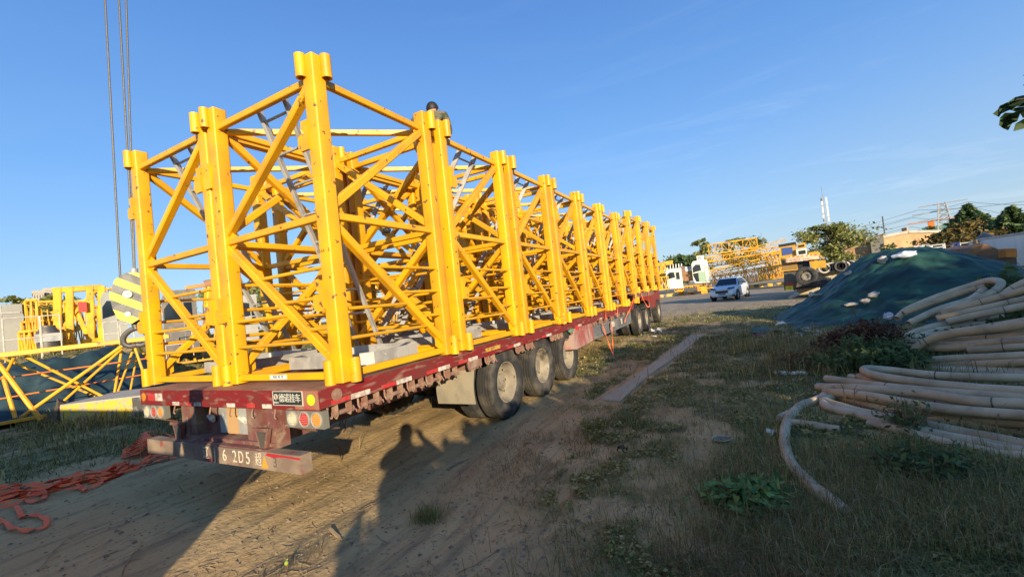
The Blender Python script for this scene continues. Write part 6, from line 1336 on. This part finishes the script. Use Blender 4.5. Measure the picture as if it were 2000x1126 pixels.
root = thing('tipped_counterweight', 'squat yellow block with an arch under the bottom booms', 'counterweight', at_ground(1364, 566, 59)); MB().prism([(-1.0, 0), (-.35, 0), (-.35, .35), (.35, .35), (.35, 0), (1.0, 0), (1.0, .9), (-1.0, .9)], -.5, .5, Matrix.Rotation(R(90), 4, 'X')).build('block', M_far, root, False)

# parked car -----------------------------------------------------------
def car():
    p = at_ground(1428, 583, 37.2); root = thing('parked_car', 'silver-white car parked facing the viewer in front of the stacked yellow booms', 'car', (p.x, p.y, 0), R(-14)); root.scale = (1.0, 1.0, 1.0)
    # profile along y (front at -y), half-widths at levels
    st = [(-2.25, .34, .62, .70), (-2.18, .30, .80, .80), (-1.95, .27, .93, .87), (-1.2, .25, 1.05, .91), (-.95, .25, 1.08, .91), (-.2, .25, 1.08, .92), (.9, .25, 1.10, .92), (1.7, .27, 1.10, .90), (2.1, .32, 1.02, .85), (2.22, .42, .85, .78)]
    mb = MB(); rings = []
    for (y, zb, zt, hw) in st:
        zm = (zb+zt)/2; rings.append([(-hw*.9, y, zb), (-hw, y, zb+.12), (-hw, y, zm), (-hw*.97, y, zt-.08), (-hw*.86, y, zt), (0, y, zt+.03), (hw*.86, y, zt), (hw*.97, y, zt-.08), (hw, y, zm), (hw, y, zb+.12), (hw*.9, y, zb)])
    n = 11; vs = [v for r_ in rings for v in r_]; fs = [(i*n+j, i*n+(j+1) % n, (i+1)*n+(j+1) % n, (i+1)*n+j) for i in range(len(st)-1) for j in range(n)]+[tuple(range(n-1, -1, -1)), tuple((len(st)-1)*n+j for j in range(n))]
    mb.add(vs, fs); body = mb.build('body', M_carw, root, True, 50)
    mb = MB(); g = [(-1.0, 1.08, .84), (-.25, 1.60, .64), (.3, 1.66, .66), (1.3, 1.64, .64), (2.0, 1.12, .76)]
    vs = []; 
    for (y, z, hw) in g: vs += [(-hw, y, z), (hw, y, z)]
    base = [(-.84, -1.0, 1.06), (.84, -1.0, 1.06), (.86, 2.0, 1.06), (-.86, 2.0, 1.06)]
    prof = [(-1.05, 1.07), (-.25, 1.60), (.3, 1.665), (1.3, 1.64), (2.05, 1.08)]
    def ring(y, z): hw = .84-.22*(z-1.07)/.6; return [(-hw, y, z), (hw, y, z)]
    vs = [v for q in prof for v in ring(*q)]; fs = [(2*i, 2*i+1, 2*i+3, 2*i+2) for i in range(4)]+[(8, 6, 4, 2, 0), (1, 3, 5, 7, 9), (0, 1, 9, 8)]
    mb.add(vs, fs); ch = mb.build('cabin', M_carw, root, False)
    def quad(nm, P, mat, par=body): P = [Vector(q) for q in P]; nn = (P[1]-P[0]).cross(P[2]-P[1]).normalized(); k_ = len(P); return MB().add([q+nn*.004 for q in P]+[q+nn*.016 for q in P], [tuple(range(k_-1, -1, -1)), tuple(range(k_, 2*k_))]+[(i, (i+1) % k_, k_+(i+1) % k_, k_+i) for i in range(k_)]).build(nm, mat, par, False)
    quad('windscreen', [(-.76, -.99, 1.115), (.76, -.99, 1.115), (.60, -.29, 1.575), (-.60, -.29, 1.575)], M_glass, ch)
    for s_ in (1, -1):
        P = [(.835, -.8, 1.13), (.81, 1.7, 1.15), (.64, 1.22, 1.58), (.64, .3, 1.60), (.66, -.18, 1.56)]; P = [(s_*x, y, z) for x, y, z in P]; P = P if s_ > 0 else P[::-1]
        quad('side_window', P, M_glass, ch)
        mb = MB(); mb.ball((s_*1.0, -.75, 1.13), .11, 8, (1.1, .6, .7)); mb.build('mirror', M_carw, root)
        q = [(s_*.40, -2.20, .84), (s_*.80, -2.10, .88), (s_*.86, -1.85, .97), (s_*.42, -2.12, .93)]
        MB().add([Vector(a) for a in q]+[Vector(a)+Vector((0, -.03, .015)) for a in q], [(0, 1, 2, 3), (7, 6, 5, 4), (0, 4, 5, 1), (1, 5, 6, 2), (2, 6, 7, 3), (3, 7, 4, 0)]).build('headlight', M_glass, root, False)
        for y in (-1.42, 1.38):
            wl = MB().lathe([(-.11, .2), (-.115, .33), (-.08, .36), (.08, .36), (.115, .33), (.11, .2)], 'x', 24, (s_*.80, y, .36)).build('wheel', M_tyre, root); MB().lathe([(s_*.05, .24), (s_*.10, .22), (s_*.12, .05), (s_*.12, .001)], 'x', 16, (s_*.80, y, .36)).build('rim', M_galv, wl)
            MB().lathe([(s_*.0, .42), (s_*.125, .43), (s_*.13, .37), (s_*.0, .36)], 'x', 24, (s_*.80, y, .38)).build('arch_trim', M_black, body)
    MB().box((-.42, -2.275, .58), (.42, -2.22, .74)).build('grille', M_black, root, False); MB().box((-.55, -2.27, .80), (.55, -2.20, .83)).build('chrome_bar', M_sil, root, False); MB().prism([(-.06, .76), (.06, .76), (.045, .86), (-.045, .86)], 2.272, 2.285, Matrix.Rotation(R(90), 4, 'X')).build('badge', M_sil, root, False)
    MB().box((-.86, -2.24, .27), (.86, -2.10, .42)).build('lower_bumper', M_black, root, False); MB().box((-.72, -2.26, .36), (.72, -2.235, .385)).build('skid_trim', M_sil, root, False)
    pl_ = MB().box((-.24, -2.285, .44), (.24, -2.245, .57)).build('number_plate', M_blue, root, False); text_mesh('plate_text', 'BR·54LA0', .10, M_white, pl_, face((0, -2.287, .505)))
car()

# recovery truck behind the mound --------------------------------------
D = 30; m_, rz_, wd = frame_at(1522, 1612, 520, D); root = thing('recovery_truck', 'yellow recovery truck with striped sign board and spare wheel behind the net mound', 'truck', (m_.x, m_.y, 0), rz_); o0 = Vector((m_.x, m_.y, 0)); c, s_ = math.cos(-rz_), math.sin(-rz_)
def LQ(px, py, off=0): p = AT(px, py, D)-o0; return Vector((p.x*c-p.y*s_, p.x*s_+p.y*c+off, p.z))
def slab(nm, pts, d0, d1, mat, par=None): P = [LQ(x, y, d0) for x, y in pts]; Q = [LQ(x, y, d1) for x, y in pts]; n = len(pts); return MB().add(P+Q, [tuple(range(n)), tuple(range(2*n-1, n-1, -1))]+[(i, i+n, (i+1) % n+n, (i+1) % n) for i in range(n)]).build(nm, mat, par or root, False)
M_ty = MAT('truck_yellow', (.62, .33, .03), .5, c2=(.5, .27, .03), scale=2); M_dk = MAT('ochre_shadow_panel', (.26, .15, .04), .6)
cabb = slab('box_body', [(1522, 481), (1553, 475), (1558, 527), (1528, 530)], 0, 3.2, M_ty); slab('roof', [(1520, 478), (1554, 472), (1555, 476), (1521, 482)], -.1, 3.2, M_black); slab('blue_panel', [(1527, 484), (1547, 482), (1549, 495), (1528, 499)], -.03, -.005, M_blue, cabb); slab('lower_panel', [(1527, 503), (1556, 510), (1557, 525), (1528, 527)], -.03, -.005, M_dk, cabb)
bd = slab('sign_board', [(1535, 508), (1539, 501), (1598, 496), (1600, 505), (1537, 513)], -.45, -.38, MAT('pale_orange_board', (.72, .42, .22), .6, c2=(.75, .62, .45), scale=3))
for i in range(7): x = 1540+i*8.5; slab('hazard_stripe', [(x, 501.2-i*.72), (x+4, 500.8-i*.72), (x+4, 503-i*.72), (x, 503.4-i*.72)], -.475, -.455, M_orange, bd)
pt = LQ(1569, 506.5, -.46); text_mesh('board_text', '清障救援 KH017 700', .24, MAT('grey_letters', (.25, .2, .2), .7), bd, Matrix.Translation(pt) @ Matrix.Rotation(R(90), 4, 'X') @ Matrix.Rotation(R(-.5), 4, 'Z'), font_w=.85)
wf = slab('window_frame', [(1555, 487), (1575, 484), (1577, 499), (1557, 501)], -.2, .5, M_cream); slab('window', [(1560, 490), (1573, 488), (1574, 495), (1561, 497)], -.23, -.205, M_black, wf)
slab('rear_frame', [(1557, 476), (1573, 473), (1574, 484), (1557, 486)], 0, .3, M_ty); slab('frame_opening', [(1560, 479), (1571, 477), (1571, 481), (1560, 483)], -.03, -.005, M_black)
slab('winch_housing', [(1579, 493), (1597, 490), (1602, 494), (1602, 500), (1580, 500)], -.1, 1.5, M_ty); slab('side_box', [(1582, 508), (1612, 508), (1614, 522), (1585, 525)], -.1, 1.2, M_ty); slab('outrigger', [(1579, 507), (1592, 507), (1594, 526), (1590, 529), (1585, 524)], -.2, .2, M_ty)
slab('tow_arm', [(1600, 497), (1609, 503), (1608, 506), (1599, 500)], -.3, -.1, M_ty); slab('dark_bay', [(1556, 511), (1580, 508), (1583, 524), (1560, 530)], .1, 1.5, M_black)
slab('chassis', [(1530, 530), (1585, 522), (1592, 545), (1560, 560), (1532, 564)], .2, 3, M_steel)
slab('red_lamp', [(1533, 553), (1550, 551), (1550, 557), (1533, 558)], .1, .16, M_lr); slab('number_plate', [(1534, 559), (1549, 558), (1549, 565), (1534, 567)], .1, .14, M_ly); text_mesh('plate_text', 'KH017', .18, M_black, root, Matrix.Translation(LQ(1541.5, 562.5, .09)) @ Matrix.Rotation(R(90), 4, 'X'))
p = LQ(1575, 539, -.7); sw = child('wheel', me_ty, root, p, (0, R(8), R(78))); sw.scale = (.9, 1.02, 1.02); child('rim', me_rm, sw)
for x in (.9,): wl = child('wheel', me_ty, root, (x, 1.0, .52)); child('rim', me_rm, wl)
MB().box((-1.0, .3, .55), (1.3, 5, 1.0)).build('frame_rail', M_black, root, False)
# junk pile between the truck and the brick wall
for i in range(9):
    x = 1610+i*6.5; p = at_ground(x, 520, 34+rng.random()*2); tag(MB().pipe((0, 0, .35), (.2, 1.6, .35), .33, .24, 14).build('pipe_offcut', rng.choice([M_galv, M_steel, M_dust]), None, loc=(p.x, p.y, ztop(x, 513-i*.8, 35)-.7)), 'short wide grey pipe in the row right of the recovery truck, %s from the left' % ['first', 'second', 'third', 'fourth', 'fifth', 'sixth', 'seventh', 'eighth', 'ninth'][i], 'pipe', 'pipe offcuts beside the recovery truck')
p = at_ground(1640, 520, 35.5); tag(MB().box((-2.5, 0, 0), (2.5, 2, ztop(1640, 514, 35)-.45)).build('pallet_stack', M_wood, None, False, loc=(p.x, p.y, 0)), 'stack of pallets carrying the row of short grey pipes', 'pallets')
# small camera clamped to the mid beam of the first section
p = AT(757, 442, 5.15); root = thing('beam_clamp', 'small black device strapped to the middle beam between the first two right posts', 'device', p)
MB().box((-.035, -.03, -.02), (.035, .03, .06)).build('strap', M_galv, root); MB().ball((.0, -.02, -.05), .045, 10, (1.2, 1, .8)).build('body', M_black, root); MB().tube([(-.03, 0, -.05), (-.12, .02, -.06), (-.08, .0, -.09)], .006, 6).build('cable', M_black, root)
# second onlooker, out of frame to the left, whose shadow falls on the trailer tail
pose = dict(pelvis=(0, 0, .95), waist=(0, 0, 1.12), chest=(0, .0, 1.36), neck=(0, .01, 1.54), head=(0, .02, 1.62), crown=(0, .02, 1.75),
            shL=(-.19, .0, 1.45), elL=(-.25, .0, 1.16), wrL=(-.24, .06, .92), haL=(-.24, .09, .84), shR=(.19, .0, 1.45), elR=(.25, .0, 1.16), wrR=(.24, .06, .92), haR=(.24, .09, .84),
            hipL=(-.10, 0, .90), knL=(-.11, .02, .50), anL=(-.12, -.02, .10), toeL=(-.13, .13, .04), hipR=(.10, 0, .90), knR=(.11, .02, .50), anR=(.12, -.02, .10), toeR=(.13, .13, .04))
q = uv(-1.62, -1.36); person('onlooker standing just out of the frame to the left', (q.x, q.y, 0), R(40), pose, M_skin, M_trou, M_hair, M_skin, M_trou).scale = (1.07, 1.07, 1.07)
